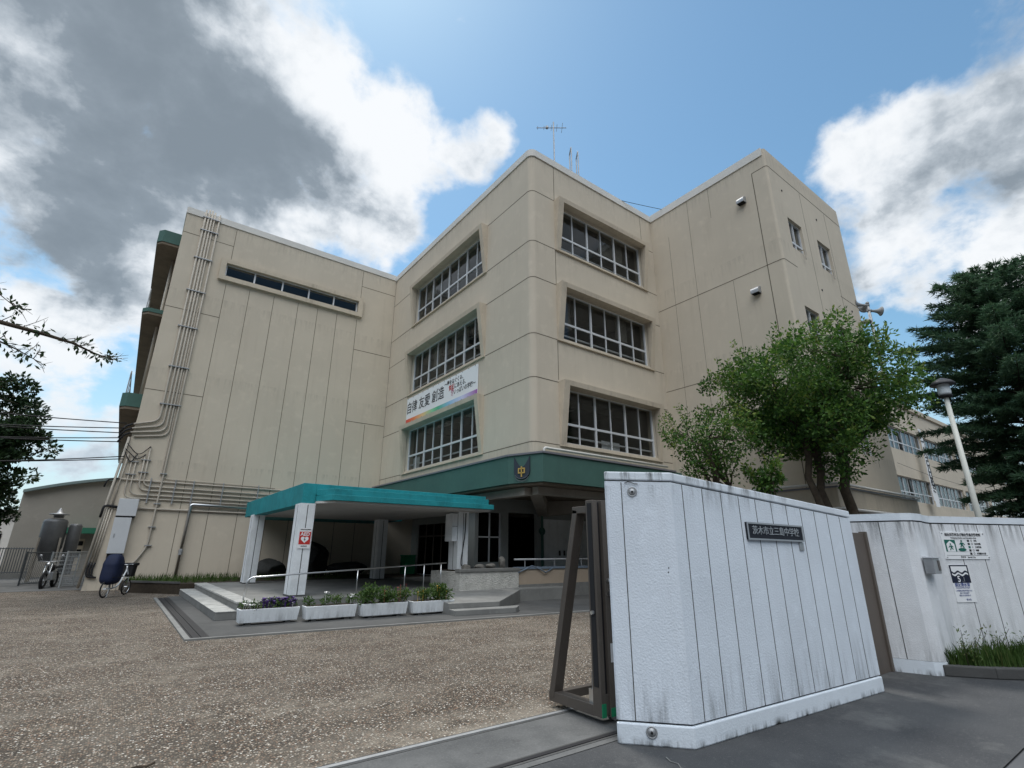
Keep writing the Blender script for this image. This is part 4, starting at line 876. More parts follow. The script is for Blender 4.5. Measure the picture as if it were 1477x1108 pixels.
for u, z, nm in ((.235, 2.02, 'anchor_plate'), (.26, .10, 'anchor_plate')):
    b = MB(); c = Vector(PGA(u, z, -.004 if z > 1 else -.016)); a = Vector((nA.x, nA.y, 0)); b.torus(c, a, .040, .007, 24, 6); b.tube([c-a*.01, c+a*.004], .039, 20); b.tube([c, c+a*.018], .010, 8, 1); b.tube([c+a*.004, c+a*.004+Vector((.02, 0, .025))], .004, 5, 1); o = b.build(nm, [m_galv, m_black], gw, smooth=True)
b = MB(); c = [PGA(.17+.03*k, 2.10+.012*math.sin(k*1.3), -.012) for k in range(5)]; b.tube(c, .004, 5); b.build('wire_hook', m_black, gw)
for u, z in ((.50, 1.32), (.505, 1.355)):
    b = MB(); b.tube([PGA(u, z, -.002), PGA(u, z, .01)], .006, 8); b.build('drill_hole', m_black, gw)
npl = thing('school_name_plate', (5.57, 2.8, 1.68), 'black name plate with raised silver Japanese lettering on the gate wall', 'name plate')
PN = lambda u, z, d: PGB(1.06+u, 1.695-.012*u+z, d)
b = MB(); b.lbox(PN, 0, 1.02, -.085, .085, -.022, .002); b.build('plate', m_plate, npl)
b = MB()
for a, c, e, g in ((0, 1.02, .070, .086), (0, 1.02, -.086, -.070), (0, .016, -.07, .07), (1.004, 1.02, -.07, .07)): b.lbox(PN, a, c, e, g, -.028, -.02)
b.build('rim', m_letter, npl)
text_obj('lettering', '茨木市立三島中学校', .090, PN(.51, .004, -.024), Vector((dB.x, dB.y, -.012)), (0, 0, 1), m_letter, npl, .003, .0004, 1.06)
b = MB(); b.lbox(PN, .94, 1.02, -.175, -.095, -.012, .002); tag(b.build('grey_tag', m_galv), 'small grey metal tag under the right end of the name plate', 'tag')
# ------------------------------------------------------------------ sliding gate behind the wall
gt = thing('sliding_gate', (5.8, 3.82, 0), 'bronze sliding gate with leaning side frame parked behind the white gate wall', 'gate')
b = MB(); b.box(3.80, 3.86, 3.72, 3.83, .06, 1.99); b.box(3.90, 4.00, 3.70, 3.85, .06, 1.99); b.box(4.00, 8.1, 3.735, 3.815, 1.86, 1.98); b.box(3.86, 8.1, 3.72, 3.83, .07, .24); b.box(8.0, 8.1, 3.70, 3.85, .06, 1.99); b.build('frame', m_bronze, gt, bevel=.005)
b = MB(); b.box(3.862, 3.898, 3.74, 3.81, .24, 1.97); b.box(3.795, 3.80, 3.745, 3.805, .3, 1.96); b.build('rubber_edge', m_black, gt)
for k in range(35): b = MB(); x = 4.075+.112*k; b.box(x, x+.035, 3.755, 3.795, .24, 1.86); b.build('bar', m_bronze, gt)
sf = MB(); y0, y1 = 4.46, 3.83
def bar(mb, p, q, w=.035, h=.035):
    p, q = Vector(p), Vector(q); d = (q-p).normalized(); s_ = d.cross(Vector((1, 0, 0))).normalized()*h; x = Vector((w, 0, 0)); i = len(mb.v)
    mb.v += [tuple(v) for v in (p-x-s_, p+x-s_, p+x+s_, p-x+s_, q-x-s_, q+x-s_, q+x+s_, q-x+s_)]
    for f in ((3, 2, 1, 0), (4, 5, 6, 7), (0, 1, 5, 4), (1, 2, 6, 5), (2, 3, 7, 6), (3, 0, 4, 7)): mb.f.append(tuple(i+k for k in f)); mb.m.append(0)
bar(sf, (3.86, 4.42, .10), (3.86, 3.99, 1.90), .06, .035); bar(sf, (3.86, 4.03, 1.90), (3.86, 3.83, 1.90), .06, .035); bar(sf, (3.86, 4.46, .10), (3.86, 3.83, .10), .055, .045); bar(sf, (4.9, 4.46, .10), (4.9, 3.83, .10), .055, .045)
sf.box(3.92, 6.0, 4.36, 4.44, .06, .14); sf.build('side_frame', m_bronze, gt, bevel=.004)
b = MB(); b.lathe((3.79, 3.775, .93), [(.001, -.02), (.018, -.02), (.022, 0), (.012, .01), (.001, .012)], 12, axis='X'); b.lathe((3.94, 3.69, 1.22), [(.001, -.02), (.02, -.015), (.02, .01), (.001, .01)], 12, axis='Y'); b.box(3.975, 3.995, 3.655, 3.675, .95, 1.28); b.box(3.975, 3.995, 3.655, 3.70, .95, .97); b.box(3.92, 3.995, 3.66, 3.70, 1.08, 1.12); b.build('latch', m_steel, gt)
b = MB(); b.box(3.80, 3.855, 3.714, 3.72, .06, .17); b.box(3.90, 3.97, 3.694, 3.70, .06, .13); b.build('green_tape', m_grn_tape, gt)
b = MB(); b.box(3.93, 3.97, 3.694, 3.70, .50, .66); b.build('label_plate', m_cab, gt)
for x in (4.0, 7.6):
    b = MB(); b.lathe((x, 3.775, .055), [(.01, -.03), (.05, -.03), (.05, .03), (.01, .03)], 16, axis='Y'); b.build('wheel', m_galv, gt)
b = MB(); b.box(3.84, 3.90, 3.86, 3.92, .14, .26); b.tube([(3.87, 3.89, .26), (3.87, 3.89, .40)], .012, 8); b.build('drop_bolt', m_steel, gt)
b = MB(); b.box(7.5, 8.50, 3.01, 3.05, 0, 1.75); b.box(8.49, 8.56, 2.985, 3.07, 0, 1.77); o = b.build('gate_pocket_panel', m_bronze2, bevel=.004); tag(o, 'brown metal pocket panel closing the gap between the two white walls', 'panel')
# ------------------------------------------------------------------ second boundary wall
W2 = [(8.44, 3.42), (8.50, 3.20), (8.69, 2.585), (8.79, 2.49), (9.10, 2.47), (9.45, 2.53), (9.72, 2.542), (11.46, 1.77), (36.0, -9.12)]
bw = thing('boundary_wall', (11, 2.2, 0), 'stained white roughcast boundary wall bending away with notices fixed on it', 'wall')
back = [(x+.12, y+.28) for x, y in W2]
def ribbon(k, z0, z1, name, m, parent, bev=0):
    b = MB()
    fr = []
    for i, p in enumerate(W2):
        a = Vector(W2[max(i-1, 0)]); c = Vector(W2[min(i+1, len(W2)-1)]); d = (c-a).normalized(); n = Vector((d.y, -d.x)); q = Vector(p)+n*k; fr.append(tuple(q))
    poly = fr+[(x, y) for x, y in back[::-1]]
    for i in range(len(W2)-1):
        for f in (fr, ):
            b.quad((*fr[i], z0), (*fr[i+1], z0), (*fr[i+1], z1), (*fr[i], z1)); b.quad((*fr[i], z1), (*fr[i+1], z1), (*back[i+1], z1), (*back[i], z1)); b.quad((*back[i], z0), (*back[i], z1), (*back[i+1], z1), (*back[i+1], z0))
    b.quad((*fr[0], z0), (*fr[0], z1), (*back[0], z1), (*back[0], z0)); return b.build(name, m, parent, recalc=False)
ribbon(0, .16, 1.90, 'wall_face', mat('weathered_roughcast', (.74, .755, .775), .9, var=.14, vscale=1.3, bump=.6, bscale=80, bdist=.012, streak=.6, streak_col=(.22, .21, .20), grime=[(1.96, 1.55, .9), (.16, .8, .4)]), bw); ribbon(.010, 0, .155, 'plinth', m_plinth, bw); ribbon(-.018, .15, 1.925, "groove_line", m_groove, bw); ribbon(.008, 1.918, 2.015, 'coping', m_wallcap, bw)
b = MB()
P2 = Vector((9.95, 2.44)); d2 = Vector((11.46-9.95, 1.77-2.44)).normalized(); n2 = Vector((d2.y, -d2.x)); PB2 = lambda u, z, d: (P2.x+d2.x*u-n2.x*d, P2.y+d2.y*u-n2.y*d, z)
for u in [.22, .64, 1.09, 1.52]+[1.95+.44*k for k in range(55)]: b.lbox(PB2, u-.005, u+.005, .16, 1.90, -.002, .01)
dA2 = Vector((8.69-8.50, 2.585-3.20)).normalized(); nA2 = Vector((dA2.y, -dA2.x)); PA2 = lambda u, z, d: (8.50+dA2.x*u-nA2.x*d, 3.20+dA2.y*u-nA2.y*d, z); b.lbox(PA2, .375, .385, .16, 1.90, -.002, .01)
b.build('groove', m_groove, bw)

# ------------------------------------------------------------------ notices on the boundary wall
D2 = Vector((d2.x, d2.y, 0)); UP = Vector((0, 0, 1))
ev = thing('evacuation_sign', PB2(.31, 1.40, -.01), 'white evacuation shelter notice with green pictograms, upper of the two on the boundary wall', 'sign')
PE = lambda u, z, d: PB2(-.11+u, 1.40+z, d-.006)
b = MB(); b.lbox(PE, 0, .84, 0, .39, -.006, .006); b.build('board', m_print_white, ev)
text_obj('title_lettering', '指定避難所及び指定緊急避難場所', .046, PE(.42, .345, -.008), D2, UP, m_print_black, ev, .0008, .001)
text_obj('subtitle_lettering', 'Designated Shelter and Evacuation Area', .030, PE(.42, .302, -.008), D2, UP, m_print_black, ev, .0008)
b = MB(); b.lbox(PE, .04, .24, .105, .275, -.008, -.006); b.build('green_panel', m_print_green, ev)
b = MB(); b.quad(*[PE(u, z, -.009) for u, z in ((.065, .107), (.215, .107), (.215, .215), (.14, .262), (.065, .215))]); b.build('house_pictogram', m_print_white, ev)
def runner(name, ou, oz, s, flip=1):
    b = MB()
    for poly in ([(-.02, .055), (.0, .075), (.02, .055), (0, .035)], [(-.035, .03), (.03, .035), (.025, -.005), (-.01, -.005)], [(-.01, 0), (.02, 0), (.045, -.03), (.03, -.04)], [(-.01, 0), (.012, 0), (-.02, -.05), (-.04, -.045)], [(.02, .03), (.055, .01), (.05, 0), (.015, .018)], [(-.03, .03), (-.06, .0), (-.05, -.008), (-.02, .018)]):
        b.quad(*[PE(ou+flip*u*s, oz+z*s, -.0102) for u, z in poly])
    b.build(name, m_print_green, ev)
runner('runner_pictogram', .14, .165, .85); runner('runner_pictogram', .36, .205, .95, -1)
b = MB(); b.quad(*[PE(.345+.075*math.cos(t), .135+.024*math.sin(t), -.0095) for t in [2*math.pi*k/20 for k in range(20)]]); b.build('ground_pictogram', m_print_green, ev)
for k, (mk_, tx) in enumerate((('○', '洪水'), ('○', '内水氾濫'), ('×', '土砂災害'), ('○', '地震'), ('○', '大規模な火事'))):
    z = .262-.046*k; b = MB(); b.lbox(PE, .475, .515, z-.016, z+.016, -.0075, -.006); b.build('hazard_icon', m_print_black if k != 2 else m_print_green, ev)
    text_obj('mark_lettering', mk_, .040, PE(.555, z, -.008), D2, UP, m_print_black, ev, .0008); text_obj('hazard_lettering', tx, .030, PE(.60, z, -.008), D2, UP, m_print_black, ev, .0008, .0006, 1, 'LEFT')
b = MB(); b.lbox(PE, .03, .81, .052, .056, -.0075, -.006); b.lbox(PE, .24, .47, .275, .277, -.0075, -.006); b.lbox(PE, .24, .47, .104, .106, -.0075, -.006)
b.build('rule_line', m_print_black, ev); text_obj('footer_lettering', '茨木市　Ibaraki City', .032, PE(.42, .028, -.008), D2, UP, m_print_black, ev, .0008)
for u, z in ((.025, .365), (.815, .365), (.025, .025), (.815, .025)): b = MB(); c = Vector(PE(u, z, -.006)); n3 = Vector((n2.x, n2.y, 0)); b.tube([c, c+n3*.008], .009, 10); b.build('screw', m_galv, ev)
fl = thing('flood_depth_sign', PB2(.08, .81, -.01), 'navy and white flood depth notice with waves, lower of the two on the boundary wall', 'sign')
PFd = lambda u, z, d: PB2(-.10+u, .81+z, d-.005)
b = MB(); b.lbox(PFd, 0, .36, 0, .51, -.005, .005); b.build('board', m_print_white, fl)
m_navy = mat('print_navy', (.012, .016, .035), .6)
b = MB(); b.lbox(PFd, .0, .345, .262, .508, -.007, -.005); b.build('navy_panel', m_navy, fl)
b = MB(); wv = lambda u, o: o+.014*math.cos(2*math.pi*u/.14)
N_ = 24; us = [.025+.295*k/N_ for k in range(N_+1)]
for k in range(N_):
    b.quad(PFd(us[k], wv(us[k], .418), -.008), PFd(us[k+1], wv(us[k+1], .418), -.008), PFd(us[k+1], .49, -.008), PFd(us[k], .49, -.008))
    b.quad(PFd(us[k], wv(us[k], .368), -.008), PFd(us[k+1], wv(us[k+1], .368), -.008), PFd(us[k+1], wv(us[k+1], .392), -.008), PFd(us[k], wv(us[k], .392), -.008))
b.build('wave_pictogram', m_print_white, fl); text_obj('depth_lettering', '5', .115, PFd(.13, .312, -.008), D2, UP, m_print_white, fl, .0008, .002); text_obj('unit_lettering', '.1', .085, PFd(.215, .305, -.008), D2, UP, m_letter, fl, .0008, .001)
m_bluep = mat('print_blue', (.10, .13, .30), .6)
text_obj('title_lettering', '想定浸水深', .056, PFd(.165, .232, -.008), D2, UP, m_bluep, fl, .0008, .001); text_obj('subtitle_lettering', 'Estimated Flood Depth', .027, PFd(.165, .196, -.008), D2, UP, m_bluep, fl, .0008)
for k, tx in enumerate(('この場所は河川が氾濫すると', '最大で浸水深が', '想定される区域です')): text_obj('body_lettering', tx, .024, PFd(.17, .155-.032*k, -.008), D2, UP, m_bluep, fl, .0008)
text_obj('footer_lettering', '茨木市', .030, PFd(.22, .035, -.008), D2, UP, m_bluep, fl, .0008)
mbx = thing('wall_box', (8.93, 2.44, 1.22), 'small grey metal box with a dark slot fixed on the boundary wall', 'box')
b = MB(); b.hexa([(8.80, 2.36), (9.06, 2.36), (9.06, 2.47), (8.80, 2.47)], 1.22, 1.42); b.build('body', m_galv, mbx, bevel=.006)
b = MB(); b.hexa([(8.79, 2.345), (9.07, 2.345), (9.07, 2.47), (8.79, 2.47)], 1.42, 1.435); b.build('lid', m_cab, mbx)
b = MB(); b.box(8.96, 9.04, 2.352, 2.36, 1.26, 1.39); b.build('slot', m_bronze, mbx)
# ------------------------------------------------------------------ grass strip and kerb
kp = [(8.74, 2.50), (9.06, 2.06), (9.75, 1.42), (11.5, .62), (14, -.5)]
b = MB()
for i in range(4):
    a, c = Vector(kp[i]), Vector(kp[i+1]); d = (c-a).normalized(); n = Vector((-d.y, d.x))*.12; b.hexa([tuple(a), tuple(c), tuple(c+n), tuple(a+n)], 0, .13-.002*i)
b.build('bed_kerb', m_concd, bevel=.015); bpy.data.objects['bed_kerb']['kind'] = 'structure'
b = MB(); b.quad((8.78, 2.5, .10), (9.12, 2.1, .10), (9.8, 1.5, .10), (11.5, .7, .10), (14, -.4, .10), (15, .1, .10), (11.46, 1.80, .10), (9.75, 2.56, .10), (9.2, 2.52, .10)); struct('bed_soil', b, m_soil)
def grass(name, pts, hmin, hmax, wid, seed, lean=.35):
    rg = np.random.default_rng(seed); p = np.array(pts); n = len(p); h = (hmin+(hmax-hmin)*rg.random(n)**2)[:, None]; a = rg.random(n)*6.28
    d = np.stack([np.cos(a), np.sin(a), np.zeros(n)], 1); s = np.stack([-np.sin(a), np.cos(a), np.zeros(n)], 1)*wid
    up = np.array([0, 0, 1.]); l = (lean*rg.random(n))[:, None]; q = p+up*h*.55+d*h*l*.4; t = p+up*h*(1-.3*l)+d*h*l
    V = np.stack([p-s, p+s, q+s*.7, t, q-s*.7], 1).reshape(-1, 3); F = np.arange(n*5).reshape(-1, 5); tone = .3+.3*rg.random(n)+.3*(rg.random(n) > .93)
    return cloud_mesh(name, V, F, tone, m_grass, loc=(p[:, 0].mean(), p[:, 1].mean(), p[:, 2].min()))
rg = random.Random(3); pts = []
while len(pts) < 9000:
    u, v = rg.random()**.8, rg.random()
    x = 8.85+u*5.0; ylo = np.interp(x, [k[0] for k in kp], [k[1] for k in kp])+.10; yhi = np.interp(x, [w[0] for w in W2[2:]], [w[1] for w in W2[2:]])-.02
    if yhi > ylo: pts.append((x, ylo+(yhi-ylo)*v, .10))
o = grass('grass', pts, .08, .30, .005, 5); o['kind'] = 'stuff'; tag(o, 'long unmown grass growing between kerb and boundary wall', 'grass')
t = thing('tall_weed', (9.5, 2.2, .1), 'leggy weeds standing above the grass against the boundary wall', 'weed')
rgw = random.Random(9)
b = MB(); cs = []
for k in range(15):
    x = 8.9+rgw.random()*2.2; y = np.interp(x, [w[0] for w in W2[2:]], [w[1] for w in W2[2:]])-.08-rgw.random()*.25; h = .22+.26*rgw.random(); dx, dy = rgw.uniform(-.12, .12), rgw.uniform(-.15, .05)
    b.tube([(x, y, .1), (x+dx*.5, y+dy*.4, .1+h*.6), (x+dx, y+dy, .1+h)], .004, 4, r1=.002); cs += [(x+dx*f, y+dy*f, .1+h*f) for f in (.5, .7, .85, 1)]
b.build('stem', m_soil, t)['kind'] = 'stuff'; V, F, T = leaf_cloud(cs, [(.05, .05, .06)]*len(cs), 5, .045, .28, .3, seed=4); cloud_mesh('leaf', V, F, T+.2, m_grass, t)['kind'] = 'stuff'
# raised bed by the end wall, rocks
b = MB(); b.hexa([(.55, 23.6), (1.98, 21.8), (2.0, 21.7), (12.2, 21.62), (12.2, YW-.01), (.35, YW-.01)], 0, .34, 0); b.hexa([(.53, 23.58), (1.98, 21.76), (1.99, 21.9), (.62, 23.7)], .34, .40, 1)
o = b.build('garden_bed', [m_soil, m_concd]); o['kind'] = 'structure'
pts = []
while len(pts) < 3200:
    x = .5+rg.random()**1.2*9; y = 22.2+rg.random()*3.0
    if x < 1.9 and y < 23.7-(x-.5)*1.25: continue
    if rg.random() < .5 and x > 4: continue
    pts.append((x, y, .33))
o = grass('bed_grass', pts, .04, .34, .008, 6); o['kind'] = 'stuff'; tag(o, 'weedy green grass in the bed along the end wall', 'grass')
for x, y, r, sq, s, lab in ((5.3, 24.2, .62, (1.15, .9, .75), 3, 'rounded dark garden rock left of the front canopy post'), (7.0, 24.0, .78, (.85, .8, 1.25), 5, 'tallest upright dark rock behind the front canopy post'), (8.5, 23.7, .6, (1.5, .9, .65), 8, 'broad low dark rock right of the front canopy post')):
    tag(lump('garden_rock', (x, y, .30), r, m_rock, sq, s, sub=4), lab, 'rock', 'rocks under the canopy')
gc = thing('green_cabinet', (11.75, 24.4, .36), 'small green slatted box standing at the back of the entrance passage', 'cabinet')
m_cg = mat('cabinet_green', (.02, .22, .10), .6); b = MB(); b.box(11.45, 12.0, 24.1, 24.6, .36, 1.18); b.build('body', m_cg, gc)
b = MB(); b.box(11.42, 12.03, 24.07, 24.63, 1.18, 1.23); b.build('lid', m_cg, gc)
# ------------------------------------------------------------------ trees
def branches(base, top_pts, r0, bend=.15, seed=0, n=9):
    """limbs from a base to several tips"""
    rg = random.Random(seed); out = []
    for tp in top_pts:
        a, c = Vector(base), Vector(tp); L = (c-a).length; k1 = Vector((rg.uniform(-1, 1), rg.uniform(-1, 1), rg.uniform(-.2, .6)))*L*bend; pts = []
        for i in range(n):
            t = i/(n-1); p = a.lerp(c, t)+k1*math.sin(math.pi*t)+Vector((rg.uniform(-1, 1), rg.uniform(-1, 1), 0))*.02*L*(0 < i < n-1); pts.append(p)
        out.append(pts)
    return out
def broadleaf(name, loc, lab, stems, center, rad, nclump, per, leaf, seed, sproutn=30, group=None, base=.8):
    t = thing(name, loc, lab, 'tree', group); rg = random.Random(seed); C = Vector(center); cl, rr = [], []
    ph = [rg.uniform(0, 6.3) for _ in range(6)]
    while len(cl) < nclump:
        d = Vector((rg.gauss(0, 1), rg.gauss(0, 1), rg.gauss(0, 1))).normalized()
        az = math.atan2(d.y, d.x); lob = 1+.13*math.sin(3*az+ph[0])+.10*math.sin(5*az+ph[1]+3*d.z)+.10*math.sin(4*d.z+ph[2])
        k = (rg.random()**.45)*lob
        if d.z < 0: k *= base
        p = C+Vector((d.x*rad[0], d.y*rad[1], d.z*rad[2]))*k
        cl.append(p); s = rg.uniform(.20, .40)*min(1, rad[0]/2.2+.3); rr.append((s*1.1, s*1.1, s*.85))
    tr = MB(); tips = []
    for (bs, fork, r) in stems:
        for pts in branches(bs, [fork], r, .05, seed): tr.tube(pts, r, 9, r1=r*.72)
        for pts in branches(fork, [C+Vector((rg.uniform(-.7, .7)*rad[0], rg.uniform(-.7, .7)*rad[1], rg.uniform(-.3, .75)*rad[2])) for _ in range(7)], r, .10, seed+len(tips)):
            tr.tube(pts, r*.55, 7, r1=r*.12); tips += pts[3:]
    for p in cl:
        q = min(tips, key=lambda v: (v-p).length_squared); md = q.lerp(p, .5)+Vector((0, 0, .05)); tr.tube([q, md, p], .014, 4, r1=.005)
    # upright shoots poking out of the crown
    sc, sr = [], []
    for _ in range(sproutn):
        az = rg.uniform(0, 6.28); e = rg.uniform(.15, 1.0); d = Vector((math.cos(az)*math.cos(e), math.sin(az)*math.cos(e), math.sin(e))); p0 = C+Vector((d.x*rad[0], d.y*rad[1], d.z*rad[2]))*.85; L = rg.uniform(.45, .95)*min(1, rad[0]/2+.2); v = (d*.55+Vector((0, 0, .8))).normalized()*L
        tr.tube([p0, p0+v*.5, p0+v], .007, 4, r1=.003)
        for k in range(8): sc.append(p0+v*(k/7)); sr.append((.07, .07, .08))
    tr.build('trunk', m_bark, t, smooth=True)
    V, F, T = leaf_cloud(cl, rr, per, leaf, .5, .15, seed=seed); V2, F2, T2 = leaf_cloud(sc, sr, 9, leaf*.95, .45, .4, seed=seed+1)
    cloud_mesh('crown', np.concatenate([V, V2]), np.concatenate([F, F2+len(V)]), np.concatenate([T, np.clip(T2+.25, 0, 1)]), m_leaf, t)
    return t
broadleaf('crape_myrtle', (15.4, 6.1, 0), 'large leafy tree with several dark trunks rising behind the gate wall', [((15.0, 6.0, 0), (14.5, 6.1, 4.4), .11), ((15.35, 5.95, 0), (15.1, 6.1, 4.0), .13), ((16.55, 6.0, 0), (16.6, 6.0, 4.2), .17)], (15.5, 6.05, 5.45), (2.95, 2.75, 2.15), 400, 110, .105, 11, 60)
broadleaf('young_tree', (11.8, 7.3, 0), 'smaller pale green tree left of the big tree above the gate wall', [((11.9, 7.3, 0), (11.9, 7.3, 2.8), .07), ((12.25, 7.25, 0), (12.6, 7.3, 3.0), .06)], (12.0, 7.35, 3.95), (1.2, 1.15, .95), 85, 46, .085, 23, 26)
broadleaf('sapling', (12.3, 6.2, 0), 'spindly little sapling between the young tree and the big tree', [((12.3, 6.2, 0), (12.3, 6.2, 2.2), .03)], (12.3, 6.2, 3.05), (.42, .4, .5), 22, 40, .10, 31, 5)
def cedar(name, loc, lab, H, Rmax, z0, nb, seed, dens=1.0, droop=.28):
    t = thing(name, loc, lab, 'tree'); rg = random.Random(seed); rn = np.random.default_rng(seed); L0 = Vector(loc)
    tr = MB(); tr.tube([L0, L0+Vector((.05, .03, H*.5)), L0+Vector((0, 0, H))], .26, 10, r1=.03); P, A, S_ = [], [], []
    for i in range(nb):
        f = (i+.5)/nb; z = z0+(H-z0)*f; Lb = Rmax*((1-f)**.56)*rg.uniform(.72, 1.15)*min(1, .26+1.2*f)+.25; az = i*2.399+rg.uniform(-.3, .3); d = Vector((math.cos(az), math.sin(az), 0)); s = Vector((-d.y, d.x, 0)); rise = .62*f-.04+rg.uniform(-.06, .08)
        def bp(u): return L0+Vector((0, 0, z))+d*Lb*u+Vector((0, 0, Lb*(rise*u-droop*.65*u*u+.10*max(0, u-.7))))
        tr.tube([bp(k/6) for k in range(7)], .05*(1-f)+.018, 5, r1=.006)
        nt_ = int((9+Lb*11)*dens)
        for k in range(nt_):
            u = .16+.84*(k+rg.random())/nt_; q = bp(min(u, 1)); side = 1 if k % 2 else -1; tl = (.28+.62*(1-u))*min(1.0, .35+Lb*.30)*rg.uniform(.6, 1.15)
            td = (d*rg.uniform(.55, .9)+s*side*rg.uniform(.5, 1.0)+Vector((0, 0, rg.uniform(-.22, .12)))).normalized()
            nn = int((11+tl*34)*dens); us = rn.random(nn); drp = -np.stack([np.zeros(nn), np.zeros(nn), .22*tl*us*us], 1)
            base = np.array(q)+np.outer(us*tl, np.array(td))+drp+rn.normal(size=(nn, 3))*.022
            dirs = np.array(td)*.75+rn.normal(size=(nn, 3))*np.array([.55, .55, .42])+np.array([0, 0, .10]); P.append(base); A.append(dirs)
    P = np.concatenate(P); A = np.concatenate(A); A /= np.linalg.norm(A, axis=1)[:, None]; n = len(P); sd = np.cross(A, rn.normal(size=(n, 3))); sd /= np.linalg.norm(sd, axis=1)[:, None]
    L = (.11+.14*rn.random(n))[:, None]; W = .020; V = np.stack([P-sd*W, P+sd*W, P+A*L], 1).reshape(-1, 3); F = np.arange(3*n).reshape(-1, 3)
    tr.build('trunk', m_barkc, t, smooth=True); cloud_mesh('crown', V, F, .35+.2*rn.normal(size=n), m_needle, t); return t
cedar('cedar', (23.0, 2.7, 0), 'tall dark cedar with drooping layered branches at the right of the lamp post', 10.9, 4.7, 1.9, 185, 5, 1.0)
m_darkgreen = leaf_mat('dense_dark_leaf', [(.010, .026, .012), (.020, .048, .018), (.038, .075, .026), (.06, .10, .03)], .2)
lt = broadleaf('evergreen_tree', (-6.8, 28.5, 0), 'rounded dark evergreen mass at the left edge before the gable ended hall', [((-6.8, 28.5, 0), (-6.8, 28.5, 2.4), .22), ((-6.3, 28.4, 0), (-6.0, 28.4, 2.2), .14)], (-6.9, 28.5, 4.3), (3.2, 2.6, 4.8), 950, 140, .17, 41, 60, base=.98)
for ch in lt.children:
    if ch.name.startswith('crown'): ch.data.materials[0] = m_darkgreen
# branch reaching in from a tree outside the left edge
t = thing('cherry_tree', (-4.6, 9.6, 0), 'thin dark leafy branch reaching in from a tree past the left edge', 'tree')
b = MB(); b.tube([(-4.6, 9.6, 0), (-4.5, 9.6, 2.2), (-4.2, 9.5, 3.9)], .16, 9, r1=.10); lim = [Vector(p) for p in ((-4.2, 9.5, 3.9), (-3.2, 9.2, 4.45), (-2.3, 9.05, 4.42), (-1.85, 9, 4.36), (-1.35, 9, 4.30), (-1.05, 9, 4.25), (-.80, 9, 4.16), (-.56, 9.0, 4.10))]; b.tube(lim, .05, 7, r1=.006)
rg = random.Random(12); cs = []
lims = [lim]+[[Vector(p) for p in q] for q in (((-3.2, 9.2, 4.45), (-2.4, 9, 4.75), (-2.0, 9, 4.8), (-1.75, 9, 4.62)), ((-2.6, 9.1, 4.42), (-2.0, 9.1, 4.2), (-1.6, 9.1, 4.05), (-1.35, 9.05, 3.92)))]
for q in lims[1:]: b.tube(q, .02, 5, r1=.004)
for L_ in lims:
    for i in range(len(L_)-1):
        if L_[i].x < -3.3: continue
        for k in range(5):
            p = L_[i].lerp(L_[i+1], rg.random()); v = Vector((rg.uniform(-.05, .25), rg.uniform(-.12, .12), rg.uniform(-.18, .24))); b.tube([p, p+v*.55+Vector((.02, 0, .01)), p+v], .006, 4, r1=.0018)
            w2_ = p+v*.55; b.tube([w2_, w2_+Vector((rg.uniform(0, .12), 0, rg.uniform(-.1, .12)))], .0035, 3, r1=.0015)
            if rg.random() < (.95 if p.x < -1.45 else .50): cs.append(p+v*rg.uniform(.1, .5))
b.build('trunk', m_bark, t, smooth=True)
V, F, T = leaf_cloud(cs, [(.09, .09, .08)]*len(cs), 9, .078, .45, .0, .55, seed=2); cloud_mesh('crown', V, F, T*.5, m_leafd, t)
# distant planting beyond the yard
rgd = np.random.default_rng(4); cs = [(x, 92+rgd.random()*6, 1.2+2.2*rgd.random()) for x in np.linspace(-60, 4, 120)]
V, F, T = leaf_cloud(cs, [(1.6, 1.6, 1.5)]*120, 160, .4, .6, .2, seed=3); o = cloud_mesh('far_trees', V, F, T, m_leafd, loc=(-28, 95, 0)); o['kind'] = 'stuff'; tag(o, 'far belt of dark trees beyond the yard at left', 'trees')

# ------------------------------------------------------------------ lamp post, loudspeaker pole, hanging banner
lp = thing('garden_lamp', (14.92, 3.0, 0), 'cream lamp post with dark conical cap behind the boundary wall', 'lamp post')
b = MB(); b.tube([(14.92, 3.0, 0), (14.92, 3.0, 4.95)], .065, 14, r1=.05); b.build('pole', mat('cream_post', (.62, .62, .56), .5), lp, smooth=True)
b = MB(); b.lathe((14.92, 3.0, 4.93), [(.05, 0), (.13, .02), (.14, .06), (.12, .07)], 20); b.build('collar', m_black, lp, smooth=True)
m_opal = mat('opal_globe', (.60, .64, .66), .35); b = MB(); b.lathe((14.92, 3.0, 5.0), [(.115, 0), (.125, .05), (.125, .24), (.10, .27)], 20); b.build('globe', m_opal, lp, smooth=True)
b = MB(); b.lathe((14.92, 3.0, 5.25), [(.10, .0), (.235, -.01), (.24, .02), (.18, .09), (.07, .15), (.02, .17)], 24); b.build('cap', mat('lamp_cap', (.05, .05, .055), .5), lp, smooth=True)
sp = thing('loudspeaker_pole', (24.5, 6.7, 8.0), 'thin pole topped by grey horn loudspeakers clamped to the right wing corner', 'loudspeaker')
b = MB(); b.tube([(24.5, 6.7, 8.0), (24.5, 6.7, 11.75)], .07, 10, r1=.06); b.box(24.2, 24.5, 6.66, 7.02, 11.0, 11.08); b.box(24.2, 24.5, 6.66, 7.02, 8.6, 8.68); b.build('pole', m_galv, sp, smooth=True)
